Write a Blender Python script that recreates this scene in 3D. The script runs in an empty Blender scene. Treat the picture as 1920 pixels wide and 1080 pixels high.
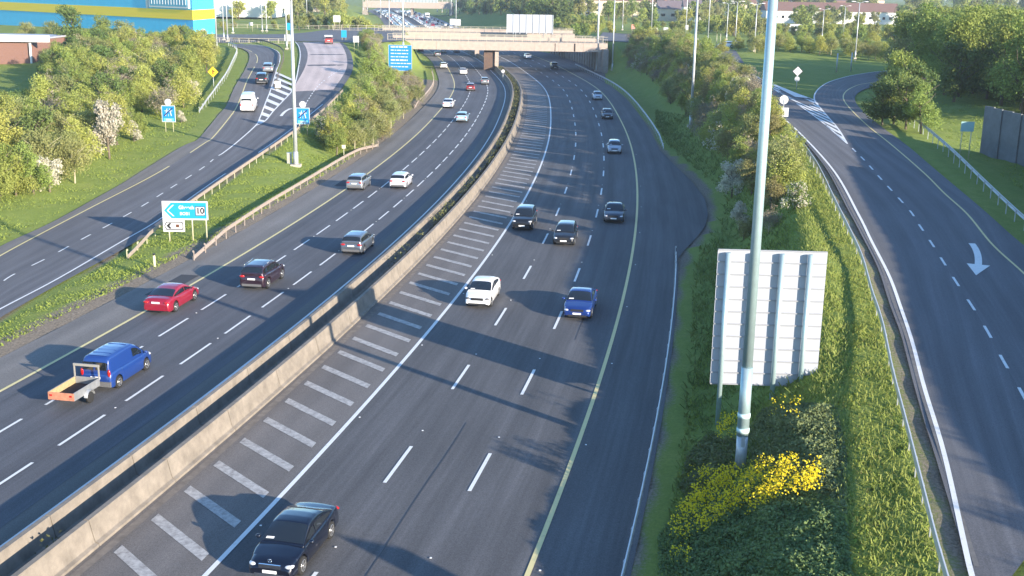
import bpy, math, random
import numpy as np
from mathutils import Vector, Matrix
rnd = random.Random(7)
nrs = np.random.RandomState(11)
scene = bpy.context.scene
COL = scene.collection

# ---------------------------------------------------------------- camera
CF, CP, CR, CH = 2183.8, .2536967, .01661476, 20.235
cam = bpy.data.cameras.new('camera'); cam.sensor_width = 36; cam.lens = CF/1920*36
cam.clip_start = .5; cam.clip_end = 6000
co = bpy.data.objects.new('camera', cam); COL.objects.link(co)
_c, _s = math.cos(CR), math.sin(CR)
_up0 = Vector((0, math.sin(CP), math.cos(CP))); _r0 = Vector((1, 0, 0)); _f0 = Vector((0, math.cos(CP), -math.sin(CP)))
_r = _r0*_c + _up0*_s; _u = _up0*_c - _r0*_s
co.matrix_world = Matrix(((_r.x, _u.x, -_f0.x, 0), (_r.y, _u.y, -_f0.y, 0), (_r.z, _u.z, -_f0.z, CH), (0, 0, 0, 1)))
scene.camera = co

# ---------------------------------------------------------------- light
SUN_EL = math.radians(13.7); SHD = (-.724, .69)
w = bpy.data.worlds.new('World'); scene.world = w; w.use_nodes = True
nt = w.node_tree; bg = nt.nodes['Background']
sky = nt.nodes.new('ShaderNodeTexSky'); sky.sky_type = 'NISHITA'; sky.sun_disc = False
sky.sun_elevation = SUN_EL; sky.sun_rotation = math.atan2(-SHD[0], -SHD[1]); sky.air_density = 1.0; sky.dust_density = .2; sky.ozone_density = 4.0
nt.links.new(sky.outputs[0], bg.inputs[0]); bg.inputs[1].default_value = .15
sl = bpy.data.lights.new('sun', 'SUN'); sl.energy = 4.5; sl.angle = math.radians(.53); sl.color = (1, .87, .70)
so = bpy.data.objects.new('sun', sl); COL.objects.link(so)
_d = Vector((SHD[0]*math.cos(SUN_EL), SHD[1]*math.cos(SUN_EL), -math.sin(SUN_EL)))
so.rotation_euler = _d.to_track_quat('-Z', 'Y').to_euler(); so.location = (60, -60, 60)
vs = scene.view_settings; vs.view_transform = 'Standard'; vs.look = 'None'; vs.exposure = 1.38; vs.gamma = 1

# ---------------------------------------------------------------- pixel (of the 1920x1080 survey) to ground
def at(px, py, z=0.0):
    x = (px-960)/CF; y = -(py-540)/CF
    x, y = _c*x - _s*y, _s*x + _c*y
    dy = math.cos(CP) + y*math.sin(CP); dz = -math.sin(CP) + y*math.cos(CP)
    t = (z-CH)/dz
    return x*t, dy*t
def top_z(X, Y, py):
    """height at which a vertical line at X,Y reaches picture row py"""
    lo, hi = -2, CH+40
    for _ in range(50):
        m = (lo+hi)/2
        d = Y*math.cos(CP)-(m-CH)*math.sin(CP); u = Y*math.sin(CP)+(m-CH)*math.cos(CP)
        a, b = X/d, u/d; r = 540-CF*(-_s*a+_c*b)
        if r > py: lo = m
        else: hi = m
    return lo

# ---------------------------------------------------------------- materials
MATS = {}
def mat(name, col, rough=.85, var=0.0, scale=8.0, metal=0.0, bump=0.0, coat=0.0, objvar=0.0, col2=None, transl=0.0, coords='Object', stretch=None, spec=.5, detail=4.0):
    if name in MATS: return MATS[name]
    m = bpy.data.materials.new(name); m.use_nodes = True; MATS[name] = m
    n = m.node_tree.nodes; l = m.node_tree.links; b = n['Principled BSDF']
    b.inputs['Roughness'].default_value = rough; b.inputs['Metallic'].default_value = metal
    b.inputs['Coat Weight'].default_value = coat; b.inputs['Coat Roughness'].default_value = .04
    b.inputs['Specular IOR Level'].default_value = spec
    b.inputs['Base Color'].default_value = (*col, 1)
    out = None
    if var or bump or col2:
        tc = n.new('ShaderNodeTexCoord'); mp = n.new('ShaderNodeMapping'); l.new(tc.outputs[coords], mp.inputs[0])
        if stretch: mp.inputs['Scale'].default_value = stretch
        no = n.new('ShaderNodeTexNoise'); no.inputs['Scale'].default_value = scale; no.inputs['Detail'].default_value = detail; no.inputs['Roughness'].default_value = .65
        l.new(mp.outputs[0], no.inputs[0])
        mx = n.new('ShaderNodeMix'); mx.data_type = 'RGBA'
        c2 = col2 or tuple(min(1, c*(1+var)) for c in col); c1 = col if col2 else tuple(c*(1-var) for c in col)
        mx.inputs[6].default_value = (*c1, 1); mx.inputs[7].default_value = (*c2, 1)
        rp = n.new('ShaderNodeMapRange'); rp.inputs[1].default_value = .3; rp.inputs[2].default_value = .7
        l.new(no.outputs[0], rp.inputs[0]); l.new(rp.outputs[0], mx.inputs[0]); out = mx.outputs[2]
        if bump:
            bp = n.new('ShaderNodeBump'); bp.inputs['Strength'].default_value = bump; bp.inputs['Distance'].default_value = .05
            l.new(no.outputs[0], bp.inputs['Height']); l.new(bp.outputs[0], b.inputs['Normal'])
    if objvar:
        oi = n.new('ShaderNodeObjectInfo'); hs = n.new('ShaderNodeHueSaturation')
        m1 = n.new('ShaderNodeMapRange'); m1.inputs[3].default_value = .5-.06*objvar; m1.inputs[4].default_value = .5+.045*objvar
        m2 = n.new('ShaderNodeMapRange'); m2.inputs[3].default_value = 1-.45*objvar; m2.inputs[4].default_value = 1+.4*objvar
        ml = n.new('ShaderNodeMath'); ml.operation = 'MULTIPLY'; ml.inputs[1].default_value = 7.31
        fr = n.new('ShaderNodeMath'); fr.operation = 'FRACT'
        l.new(oi.outputs['Random'], m1.inputs[0]); l.new(oi.outputs['Random'], ml.inputs[0]); l.new(ml.outputs[0], fr.inputs[0]); l.new(fr.outputs[0], m2.inputs[0])
        l.new(m1.outputs[0], hs.inputs['Hue']); l.new(m2.outputs[0], hs.inputs['Value'])
        if out: l.new(out, hs.inputs['Color'])
        else: hs.inputs['Color'].default_value = (*col, 1)
        out = hs.outputs[0]
    if out: l.new(out, b.inputs['Base Color'])
    if transl:
        tr = n.new('ShaderNodeBsdfTranslucent'); ms = n.new('ShaderNodeMixShader'); ms.inputs[0].default_value = transl
        if out: l.new(out, tr.inputs[0])
        else: tr.inputs[0].default_value = (*col, 1)
        l.new(b.outputs[0], ms.inputs[1]); l.new(tr.outputs[0], ms.inputs[2]); l.new(ms.outputs[0], n['Material Output'].inputs[0])
    return m

def asphalt(name, col, streak=.17, grain=.28, patch=.17, track=.09):
    """asphalt with aggregate grain, broad patches and wear running along the lanes (UV = metres across, metres along)"""
    m = bpy.data.materials.new(name); m.use_nodes = True; MATS[name] = m
    n = m.node_tree.nodes; l = m.node_tree.links; b = n['Principled BSDF']
    b.inputs['Roughness'].default_value = .82; b.inputs['Specular IOR Level'].default_value = .35
    uv = n.new('ShaderNodeTexCoord')
    def noise(scale, sx, sy, det=3, src='UV'):
        mp = n.new('ShaderNodeMapping'); mp.inputs['Scale'].default_value = (sx, sy, 1); l.new(uv.outputs[src], mp.inputs[0])
        t = n.new('ShaderNodeTexNoise'); t.inputs['Scale'].default_value = scale; t.inputs['Detail'].default_value = det; l.new(mp.outputs[0], t.inputs[0]); return t.outputs[0]
    def mul(a, amt):
        r = n.new('ShaderNodeMapRange'); r.inputs[1].default_value = .25; r.inputs[2].default_value = .75; r.inputs[3].default_value = 1-amt; r.inputs[4].default_value = 1+amt
        l.new(a, r.inputs[0]); return r.outputs[0]
    g = noise(22, 1, 1, 2, 'Object'); s = noise(1.6, 1, .012, 2); p = noise(.35, 1, .25, 4); q = noise(5, 1, .03, 2)
    cur = None
    sx = n.new('ShaderNodeSeparateXYZ'); l.new(uv.outputs['UV'], sx.inputs[0]); wv = n.new('ShaderNodeMath'); wv.operation = 'MULTIPLY_ADD'; wv.inputs[1].default_value = 2*math.pi/1.825; wv.inputs[2].default_value = 0.3; l.new(sx.outputs[0], wv.inputs[0])
    cs = n.new('ShaderNodeMath'); cs.operation = 'COSINE'; l.new(wv.outputs[0], cs.inputs[0]); tk = n.new('ShaderNodeMapRange'); tk.inputs[1].default_value = -1; tk.inputs[2].default_value = 1; tk.inputs[3].default_value = .32; tk.inputs[4].default_value = .68; l.new(cs.outputs[0], tk.inputs[0])
    fine = noise(60, 1, 1, 1, 'Object')
    for a, amt in ((g, grain), (s, streak), (p, patch), (q, streak*.6), (tk.outputs[0], track), (fine, grain*.8)):
        x = mul(a, amt)
        if cur is None: cur = x
        else:
            mm = n.new('ShaderNodeMath'); mm.operation = 'MULTIPLY'; l.new(cur, mm.inputs[0]); l.new(x, mm.inputs[1]); cur = mm.outputs[0]
    v = n.new('ShaderNodeVectorMath'); v.operation = 'SCALE'; v.inputs[0].default_value = col; l.new(cur, v.inputs['Scale']); l.new(v.outputs[0], b.inputs['Base Color'])
    bp = n.new('ShaderNodeBump'); bp.inputs['Strength'].default_value = .25; bp.inputs['Distance'].default_value = .01
    l.new(g, bp.inputs['Height']); l.new(bp.outputs[0], b.inputs['Normal'])
    return m

def worn_paint(name, col, base, wear=.5):
    m = bpy.data.materials.new(name); m.use_nodes = True; MATS[name] = m
    n = m.node_tree.nodes; l = m.node_tree.links; b = n['Principled BSDF']; b.inputs['Roughness'].default_value = .7
    tc = n.new('ShaderNodeTexCoord'); t = n.new('ShaderNodeTexNoise'); t.inputs['Scale'].default_value = 3.2; t.inputs['Detail'].default_value = 9; t.inputs['Roughness'].default_value = .75
    l.new(tc.outputs['Object'], t.inputs[0]); r = n.new('ShaderNodeMapRange'); r.inputs[1].default_value = .62-.25*wear; r.inputs[2].default_value = .80-.2*wear
    r.inputs[3].default_value = 0; r.inputs[4].default_value = min(1, .3+wear*.5); l.new(t.outputs[0], r.inputs[0])
    mx = n.new('ShaderNodeMix'); mx.data_type = 'RGBA'; mx.inputs[6].default_value = (*col, 1); mx.inputs[7].default_value = (*base, 1)
    l.new(r.outputs[0], mx.inputs[0]); l.new(mx.outputs[2], b.inputs['Base Color']); return m

A_SB = asphalt('asphalt_lanes', (.100, .102, .112)); A_SH = asphalt('asphalt_shoulder', (.185, .172, .158), .06)
A_NB = asphalt('asphalt_northbound', (.102, .101, .104), .2); A_HA = asphalt('asphalt_hatched', (.165, .150, .138), .05, .32)
A_RP = asphalt('asphalt_ramp', (.132, .131, .138), .13); A_IN = asphalt('asphalt_inner_strip', (.125, .120, .110), .05)
A_RED = asphalt('red_friction_surface', (.56, .46, .42), .05, .2); A_DK = asphalt('asphalt_fresh', (.052, .052, .056), .06)
P_W = worn_paint('white_road_paint', (.76, .76, .74), (.12, .11, .11), .3); P_HW = worn_paint('worn_white_road_paint', (.50, .48, .45), (.15, .135, .125), .85)
P_Y = worn_paint('yellow_road_paint', (.72, .61, .29), (.12, .11, .10), .3)
CONC = mat('concrete', (.225, .195, .16), .9, .30, 1.3, bump=.2, detail=9); CONC2 = mat('pale_concrete', (.45, .41, .34), .9, .12, 2.5, bump=.1)
GALV = mat('galvanised_steel', (.50, .52, .54), .42, .08, 5, metal=.35); GALVD = mat('weathered_steel', (.40, .33, .28), .6, .18, 3, metal=.2)
WHITE = mat('white_paint', (.78, .78, .76), .5); BLACK = mat('black_paint', (.015, .015, .017), .5); DARK = mat('dark_plastic', (.02, .02, .022), .6)
SIGNW = mat('white_sign_face', (.56, .56, .58), .4); SIGNB = mat('blue_sign_face', (.015, .22, .55), .4); SIGNY = mat('yellow_sign_face', (.85, .50, .03), .4); CYAN = mat('cyan_sign_face', (.015, .30, .52), .4)
SOIL = mat('bare_soil', (.030, .026, .020), .95, .4, 4, bump=.5); GRAV = mat('gravel', (.20, .165, .13), .95, .35, 9, bump=.5, detail=8)
POSTY = mat('sign_post_paint', (.48, .46, .30), .5); RED = mat('red_paint', (.5, .03, .03), .4)

# ---------------------------------------------------------------- object helpers
def tag(o, label=None, cat=None, group=None, kind=None):
    if label: o['label'] = label
    if cat: o['category'] = cat
    if group: o['group'] = group
    if kind: o['kind'] = kind
    return o
def empty(name, loc=(0, 0, 0), rz=0.0, label=None, cat=None, group=None):
    o = bpy.data.objects.new(name, None); o.location = loc; o.rotation_euler = (0, 0, rz); o.empty_display_size = .2; COL.objects.link(o)
    return tag(o, label, cat, group)
def link(name, me, m=None, parent=None, loc=None, rz=None):
    if m is not None and not me.materials:
        for q in (m if isinstance(m, (list, tuple)) else [m]): me.materials.append(q)
    o = bpy.data.objects.new(name, me); COL.objects.link(o)
    if parent: o.parent = parent
    if loc: o.location = loc
    if rz is not None: o.rotation_euler = (0, 0, rz)
    return o
def copy_tree(o, parent=None):
    c = o.copy(); COL.objects.link(c); c.parent = parent
    for ch in list(o.children): copy_tree(ch, c)
    return c
def np_mesh(name, V, F, smooth=False, mi=None):
    V = np.asarray(V, np.float32); F = np.asarray(F, np.int32); k = F.shape[1]
    me = bpy.data.meshes.new(name); me.vertices.add(len(V)); me.vertices.foreach_set('co', V.ravel())
    me.loops.add(F.size); me.loops.foreach_set('vertex_index', F.ravel())
    me.polygons.add(len(F)); me.polygons.foreach_set('loop_start', np.arange(0, F.size, k, dtype=np.int32))
    me.polygons.foreach_set('loop_total', np.full(len(F), k, np.int32))
    if smooth: me.polygons.foreach_set('use_smooth', np.ones(len(F), bool))
    if mi is not None: me.polygons.foreach_set('material_index', np.asarray(mi, np.int32))
    me.update(calc_edges=True); me.validate(); return me
class MB:
    def __init__(s): s.v = []; s.f = []; s.m = []; s.sm = []
    def face(s, pts, mi=0, sm=False):
        i = len(s.v); s.v += [tuple(p) for p in pts]; s.f.append(list(range(i, i+len(pts)))); s.m.append(mi); s.sm.append(sm)
    def box(s, c, d, rz=0, mi=0, tilt=None):
        M = Matrix.Rotation(rz, 3, 'Z')
        if tilt: M = M @ Matrix.Rotation(tilt, 3, 'X')
        h = [x/2 for x in d]; P = []
        for x in (-1, 1):
            for y in (-1, 1):
                for z in (-1, 1): P.append(tuple(Vector(c)+M @ Vector((x*h[0], y*h[1], z*h[2]))))
        i = len(s.v); s.v += P
        for q in ((0, 1, 3, 2), (4, 6, 7, 5), (0, 4, 5, 1), (2, 3, 7, 6), (0, 2, 6, 4), (1, 5, 7, 3)): s.f.append([i+k for k in q]); s.m.append(mi); s.sm.append(False)
        return s
    def rings(s, R, cap=True, mi=0, sm=True, closed=True):
        i = len(s.v); n = len(R[0])
        for r in R: s.v += [tuple(p) for p in r]
        for a in range(len(R)-1):
            for k in range(n if closed else n-1):
                k2 = (k+1) % n; s.f.append([i+a*n+k, i+a*n+k2, i+(a+1)*n+k2, i+(a+1)*n+k]); s.m.append(mi); s.sm.append(sm)
        if cap:
            s.f.append([i+k for k in range(n)][::-1]); s.m.append(mi); s.sm.append(False)
            s.f.append([i+(len(R)-1)*n+k for k in range(n)]); s.m.append(mi); s.sm.append(False)
        return s
    def tube(s, pts, rad, n=8, mi=0, cap=True):
        pts = [Vector(p) for p in pts]; R = []
        for i, p in enumerate(pts):
            t = (pts[min(i+1, len(pts)-1)]-pts[max(i-1, 0)]).normalized()
            a = t.cross(Vector((0, 1, 0)) if abs(t.y) < .9 else Vector((1, 0, 0))).normalized(); b = t.cross(a)
            r = rad[i] if isinstance(rad, (list, tuple)) else rad
            R.append([p+a*r*math.cos(2*math.pi*k/n)+b*r*math.sin(2*math.pi*k/n) for k in range(n)])
        return s.rings(R, cap, mi)
    def lathe(s, prof, c=(0, 0, 0), axis='Y', n=20, mi=0):
        R = []
        for r, h in prof:
            ring = []
            for k in range(n):
                a = 2*math.pi*k/n
                if axis == 'Y': ring.append((c[0]+r*math.cos(a), c[1]+h, c[2]+r*math.sin(a)))
                elif axis == 'Z': ring.append((c[0]+r*math.cos(a), c[1]+r*math.sin(a), c[2]+h))
                else: ring.append((c[0]+h, c[1]+r*math.cos(a), c[2]+r*math.sin(a)))
            R.append(ring)
        return s.rings(R, True, mi)
    def ell(s, c, r, n=10, mi=0):
        R = []
        for j in range(n+1):
            a = math.pi*(j/n)*.998+.003; R.append([(c[0]+r[0]*math.sin(a)*math.cos(2*math.pi*k/n), c[1]+r[1]*math.sin(a)*math.sin(2*math.pi*k/n), c[2]+r[2]*math.cos(a)) for k in range(n)])
        return s.rings(R, False, mi)
    def mesh(s, name):
        me = bpy.data.meshes.new(name); me.from_pydata(s.v, [], s.f); me.polygons.foreach_set('material_index', s.m); me.polygons.foreach_set('use_smooth', s.sm); me.update(); return me
    def build(s, name, m, parent=None, loc=None, rz=None): return link(name, s.mesh(name), m, parent, loc, rz)
def text_mesh(txt, size, name='lettering', bold=False):
    c = bpy.data.curves.new(name, 'FONT'); c.body = txt; c.size = size; c.align_x = 'CENTER'; c.align_y = 'CENTER'; c.extrude = .004
    if bold: c.offset = size*.03
    o = bpy.data.objects.new(name, c); COL.objects.link(o); bpy.context.view_layer.update()
    me = bpy.data.meshes.new_from_object(o.evaluated_get(bpy.context.evaluated_depsgraph_get())); bpy.data.objects.remove(o); return me

# ---------------------------------------------------------------- the motorway line: x as a smooth function of y
def spline(xs, ys):
    n = len(xs); h = np.diff(xs); A = np.zeros((n, n)); r = np.zeros(n); A[0, 0] = A[-1, -1] = 1
    for i in range(1, n-1):
        A[i, i-1] = h[i-1]; A[i, i] = 2*(h[i-1]+h[i]); A[i, i+1] = h[i]; r[i] = 3*((ys[i+1]-ys[i])/h[i]-(ys[i]-ys[i-1])/h[i-1])
    c = np.linalg.solve(A, r); b = (np.diff(ys)/h)-h*(2*c[:-1]+c[1:])/3; d = np.diff(c)/(3*h)
    def f(x):
        i = np.clip(np.searchsorted(xs, x)-1, 0, n-2); t = x-xs[i]; return ys[i]+b[i]*t+c[i]*t*t+d[i]*t**3
    return f
_ky = [-60, -20, 20, 47.2, 71, 95, 118.7, 142, 166, 190, 215, 243, 288, 304, 340, 375, 450, 590, 720, 900, 1100]

def _kx():
    A = [(751, 864), (866, 703), (940, 592), (990, 510), (1024, 445), (1046, 396), (1060, 356), (1071, 324), (1076, 296), (1079, 271), (1080, 251), (1079, 233), (1075, 217)]
    W = np.array(sorted([at(*a) for a in A], key=lambda q: q[1])); p = np.polyfit(W[:, 1], W[:, 0], 3)
    k = []
    for y in _ky:
        if y < 40: s = np.polyval(np.polyder(p), 47.2); k.append(float(np.polyval(p, 47.2)+s*(y-47.2)-.0007*(47.2-y)**2))
        elif y < 200: k.append(float(np.polyval(p, y)))
        else: k.append({215: 10.0, 243: 9.6, 288: 6.1, 304: 4.6, 340: .4, 375: -5.0, 450: -17.5, 590: -39, 720: -56.5, 900: -86, 1100: -125}[y])
    return k
_sp = spline(np.array(_ky, float), np.array(_kx()))
_N = 2400
_cy = np.linspace(-60, 1099, _N); _cx = np.array([_sp(y) for y in _cy])
_tan = np.stack([np.gradient(_cx), np.gradient(_cy)], 1); _tan /= np.hypot(_tan[:, 0], _tan[:, 1])[:, None]
_arc = np.concatenate([[0], np.cumsum(np.hypot(np.diff(_cx), np.diff(_cy)))])
S0 = float(np.interp(47.2, _cy, _arc))      # arc length at the first surveyed dash
def C(s, off):
    """point at arc length s (0 at y=47.2) and offset (right +)"""
    s = s+S0; x = np.interp(s, _arc, _cx); y = np.interp(s, _arc, _cy); tx = np.interp(s, _arc, _tan[:, 0]); ty = np.interp(s, _arc, _tan[:, 1])
    return float(x+ty*off), float(y-tx*off)
def heading(y): return math.atan2(float(np.interp(y, _cy, _tan[:, 1])), float(np.interp(y, _cy, _tan[:, 0])))
def s_of_y(y): return float(np.interp(y, _cy, _arc))-S0
def med(s):
    """how far the median has opened beyond its usual width, going toward the bridge"""
    return float(np.interp(s, [110, 160, 240, 300, 420], [0, .4, 2.2, 2.6, 1.0]))

# heights of the two slip roads
_zl = ([40, 95, 115, 140, 165, 190, 210, 230, 250], [0, 0, .4, 1.6, 3.2, 4.9, 6.1, 6.8, 7.0])
_zr = ([25, 45, 55, 65, 80, 100, 125, 150, 200], [3.0, 3.05, 3.4, 3.95, 4.6, 5.4, 6.4, 7.0, 7.0])
def zL(y): return float(np.interp(y, *_zl))
def zR(y): return float(np.interp(y, *_zr))
def on(fz, px, py):
    z = 3.0
    for _ in range(60):
        x, y = at(px, py, z); z = .6*z+.4*fz(y)
    return x, y, fz(y)
def onL(*p): return on(zL, *p)
def onR(*p): return on(zR, *p)
def resample(P, n):
    P = np.array(P, float)
    # gentle smoothing through Catmull-Rom
    Q = []
    for i in range(len(P)-1):
        p0 = P[max(i-1, 0)]; p1 = P[i]; p2 = P[i+1]; p3 = P[min(i+2, len(P)-1)]
        for t in np.linspace(0, 1, 12, endpoint=False):
            Q.append(.5*((2*p1)+(-p0+p2)*t+(2*p0-5*p1+4*p2-p3)*t*t+(-p0+3*p1-3*p2+p3)*t**3))
    Q.append(P[-1]); Q = np.array(Q); d = np.concatenate([[0], np.cumsum(np.linalg.norm(np.diff(Q[:, :2], axis=0), axis=1))])
    s = np.linspace(0, d[-1], n); return np.stack([np.interp(s, d, Q[:, k]) for k in range(3)], 1), d[-1]
def ribbon(name, Lp, Rp, m, dz=0.0, n=60, across=2, kind='structure', zf=None):
    L, ll = resample(Lp, n); R, rl = resample(Rp, n); V = []; UV = []
    for i in range(n):
        for j in range(across+1):
            t = j/across; p = L[i]*(1-t)+R[i]*t; z = zf(p[1]) if zf else p[2]
            V.append((p[0], p[1], z+dz)); UV.append((t*np.linalg.norm(R[i]-L[i]), (ll+rl)/2*i/(n-1)))
    F = [(i*(across+1)+j, i*(across+1)+j+1, (i+1)*(across+1)+j+1, (i+1)*(across+1)+j) for i in range(n-1) for j in range(across)]
    if (V[1][0]-V[0][0])*(V[across+1][1]-V[0][1])-(V[1][1]-V[0][1])*(V[across+1][0]-V[0][0]) < 0: F = [f[::-1] for f in F]
    me = np_mesh(name, V, F, True); uv = me.uv_layers.new(name='UVMap')
    idx = np.zeros(len(me.loops), np.int32); me.loops.foreach_get('vertex_index', idx); uv.data.foreach_set('uv', np.array(UV, np.float32)[idx].ravel())
    o = link(name, me, m); return tag(o, kind=kind)
def road(name, s0, s1, o0, o1, m, dz=0.0, step=3.0, f0=None, f1=None):
    n = int((s1-s0)/step)+2; ss = np.linspace(s0, s1, n)
    a = [(*C(s, o0+(f0(s) if f0 else 0)), 0) for s in ss]; b = [(*C(s, o1+(f1(s) if f1 else 0)), 0) for s in ss]
    V = []; UV = []
    for i, s in enumerate(ss): V += [(a[i][0], a[i][1], dz), (b[i][0], b[i][1], dz)]; UV += [(o0, s), (o1, s)]
    F = [(2*i, 2*i+1, 2*i+3, 2*i+2) for i in range(n-1)]
    me = np_mesh(name, V, F); uv = me.uv_layers.new(name='UVMap'); idx = np.zeros(len(me.loops), np.int32)
    me.loops.foreach_get('vertex_index', idx); uv.data.foreach_set('uv', np.array(UV, np.float32)[idx].ravel())
    return tag(link(name, me, m), kind='structure')
def strip(mb, P, wd, z=.02, a=None, b=None):
    """a painted stripe of width wd along polyline P"""
    P = [Vector(p) for p in P]
    for i in range(len(P)-1):
        if (P[i+1]-P[i]).length < 1e-4: continue
        def nn(k):
            t = (P[min(k+1, len(P)-1)]-P[max(k-1, 0)]); t.z = 0; t.normalize(); return Vector((t.y, -t.x, 0))*wd/2
        n0, n1 = nn(i), nn(i+1); up = Vector((0, 0, z))
        mb.face([P[i]-n0+up, P[i]+n0+up, P[i+1]+n1+up, P[i+1]-n1+up])
def cut(P, s0, s1):
    """part of a polyline between two arc lengths"""
    P = np.array(P, float); d = np.concatenate([[0], np.cumsum(np.linalg.norm(np.diff(P[:, :2], axis=0), axis=1))])
    if s0 >= d[-1]: return None
    s1 = min(s1, d[-1]); s = np.unique(np.concatenate([[s0], d[(d > s0) & (d < s1)], [s1]]))
    return [tuple(np.interp(q, d, P[:, k]) for k in range(3)) for q in s]
# ---------------------------------------------------------------- slip road outlines (survey points)
LL_EDGE = [(-90, 520), (0, 462), (110, 410), (215, 352), (337, 277), (367, 264), (383, 248), (408, 217), (425, 197), (440, 163), (458, 133), (467, 112), (465, 98), (450, 90), (432, 87)]
LL_YEL = [(-90, 540), (0, 480), (160, 395), (300, 322), (383, 269), (400, 257), (433, 217), (445, 198), (455, 173), (463, 152), (473, 133), (482, 116), (480, 103), (463, 93), (435, 87)]
LL_W1 = [(410, 292), (417, 288), (443, 268), (479, 236), (487, 222), (498, 193), (508, 167), (518, 133), (525, 112), (522, 98), (507, 90), (487, 85), (437, 81)]
LL_W2 = [(479, 236), (497, 227), (513, 208), (530, 190), (548, 170), (555, 150), (560, 125), (563, 103), (560, 87), (553, 78)]
LL_RED = [(545, 172), (558, 152), (573, 123), (577, 103), (574, 90), (568, 80)]
LL_R = [(-90, 655), (0, 596), (115, 530), (240, 462), (300, 424), (412, 345), (500, 285), (560, 240), (610, 200), (645, 160), (662, 127), (658, 100), (650, 87), (642, 80)]
RR_L = [(1845, 1150), (1815, 1060), (1752, 850), (1715, 727), (1690, 630), (1668, 570), (1645, 500), (1615, 440), (1590, 393), (1545, 310), (1490, 245), (1440, 198), (1385, 155), (1335, 117), (1310, 100)]
RR_LW = [(1850, 1150), (1822, 1080), (1770, 850), (1733, 727), (1710, 640), (1690, 580), (1667, 517), (1633, 450), (1610, 403), (1563, 320), (1500, 250), (1449, 204), (1400, 160), (1360, 128), (1335, 110)]
RR_C = [(2010, 930), (1960, 820), (1909, 725), (1880, 675), (1855, 628), (1830, 586), (1805, 548), (1785, 517), (1766, 487), (1749, 460), (1733, 436), (1718, 414), (1704, 393), (1653, 337), (1620, 300), (1588, 269)]
RR_G1 = [(1588, 269), (1540, 228), (1500, 199), (1455, 170), (1425, 147), (1370, 117)]
RR_G2 = [(1588, 269), (1570, 240), (1540, 205), (1527, 187), (1531, 171), (1548, 157), (1572, 148), (1606, 140), (1660, 133), (1760, 128)]
RR_Y = [(2200, 770), (2050, 635), (1920, 513), (1860, 458), (1814, 402), (1770, 362), (1733, 325), (1672, 272), (1627, 236), (1596, 206), (1582, 187), (1584, 174), (1598, 164), (1620, 157), (1670, 151), (1770, 142)]
RR_R = [(2290, 750), (2100, 600), (1920, 460), (1840, 390), (1753, 317), (1700, 272), (1650, 235), (1618, 208), (1604, 190), (1606, 177), (1620, 168), (1640, 162), (1670, 158), (1775, 150)]
W = {k: [onL(*q) for q in v] for k, v in dict(LE=LL_EDGE, LY=LL_YEL, W1=LL_W1, W2=LL_W2, RED=LL_RED, LR=LL_R).items()}
W.update({k: [onR(*q) for q in v] for k, v in dict(RL=RR_L, RLW=RR_LW, RC=RR_C, G1=RR_G1, G2=RR_G2, RY=RR_Y, RR=RR_R).items()})
def at7(L, z=7.0): return [(*at(px, py, z), z) for px, py in L]
RB_L = at7([(300, 64), (420, 64), (500, 64), (560, 62), (640, 53), (700, 52), (760, 55)]); RB_L2 = at7([(300, 79), (437, 80), (507, 77), (553, 77), (640, 79), (690, 80), (760, 76)])
RB_R = at7([(1130, 60), (1200, 66), (1270, 75), (1300, 80), (1345, 87), (1380, 95)]); RB_R2 = at7([(1120, 76), (1200, 80), (1270, 88), (1300, 98), (1330, 112), (1395, 118)])

# ---------------------------------------------------------------- ground
def seg_dist(P, L):
    """distance of each point P (n,2) to polyline L (k,>=3) and the z of the nearest point"""
    best = np.full(len(P), 1e18); bz = np.zeros(len(P))
    for i in range(len(L)-1):
        a = np.array(L[i][:2]); b = np.array(L[i+1][:2]); d = b-a; q = d@d
        if q < 1e-6: continue
        t = np.clip(((P-a)@d)/q, 0, 1); e = P-a-t[:, None]*d; r = (e**2).sum(1); m = r < best
        best[m] = r[m]; bz[m] = (L[i][2]*(1-t)+L[i+1][2]*t)[m]
    return np.sqrt(best), bz
def inside(P, poly):
    r = np.zeros(len(P), bool); n = len(poly)
    for i in range(n):
        x1, y1 = poly[i][:2]; x2, y2 = poly[(i+1) % n][:2]
        if y1 == y2: continue
        c = ((y1 > P[:, 1]) != (y2 > P[:, 1])) & (P[:, 0] < (x2-x1)*(P[:, 1]-y1)/(y2-y1)+x1); r ^= c
    return r
_yr = np.array([p[1] for p in W['RL']]); 
polyL = W['LE']+W['LR'][::-1]; polyR = W['RL']+W['RR'][::-1]
# the second branch of the left road wraps; take hull-like corridor made of both ribbons
polys = [(polyL, zL), (polyR, zR), (W['G1'][:5]+[onR(1490, 182)]+W['G2'][:4][::-1], zR), (RB_L+RB_L2[::-1], lambda y: 7.0), (RB_R+RB_R2[::-1], lambda y: 7.0)]
def shelf(src, dist, dz):
    """line parallel to src, dist metres to its left (negative) or right, z from src+dz"""
    A = np.array(resample(src, 40)[0]); t = np.gradient(A[:, :2], axis=0); t /= np.linalg.norm(t, axis=1)[:, None]
    return [(A[i, 0]+t[i, 1]*dist, A[i, 1]-t[i, 0]*dist, A[i, 2]+dz) for i in range(40)]
RLn = [p for p in W['RL'] if p[1] < 215]
crest = [(*at(px, py, z), z) for px, py, z in [(1640, 1150, 3.0), (1600, 1060, 2.85), (1590, 900, 2.9), (1578, 750, 3.0), (1560, 620, 3.65), (1540, 500, 4.6)]]
crest += [(24.6, 100, 5.1), (26.4, 118, 5.8), (29.6, 140, 6.2), (31.5, 165, 6.8), (33, 200, 7.0), (35, 250, 7.0), (38, 300, 7)]
foot = [(*C(s, 12.4+(0 if s < 30 else 2.2 if s < 95 else 1.2)), .12) for s in range(-60, 246, 6)]
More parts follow.
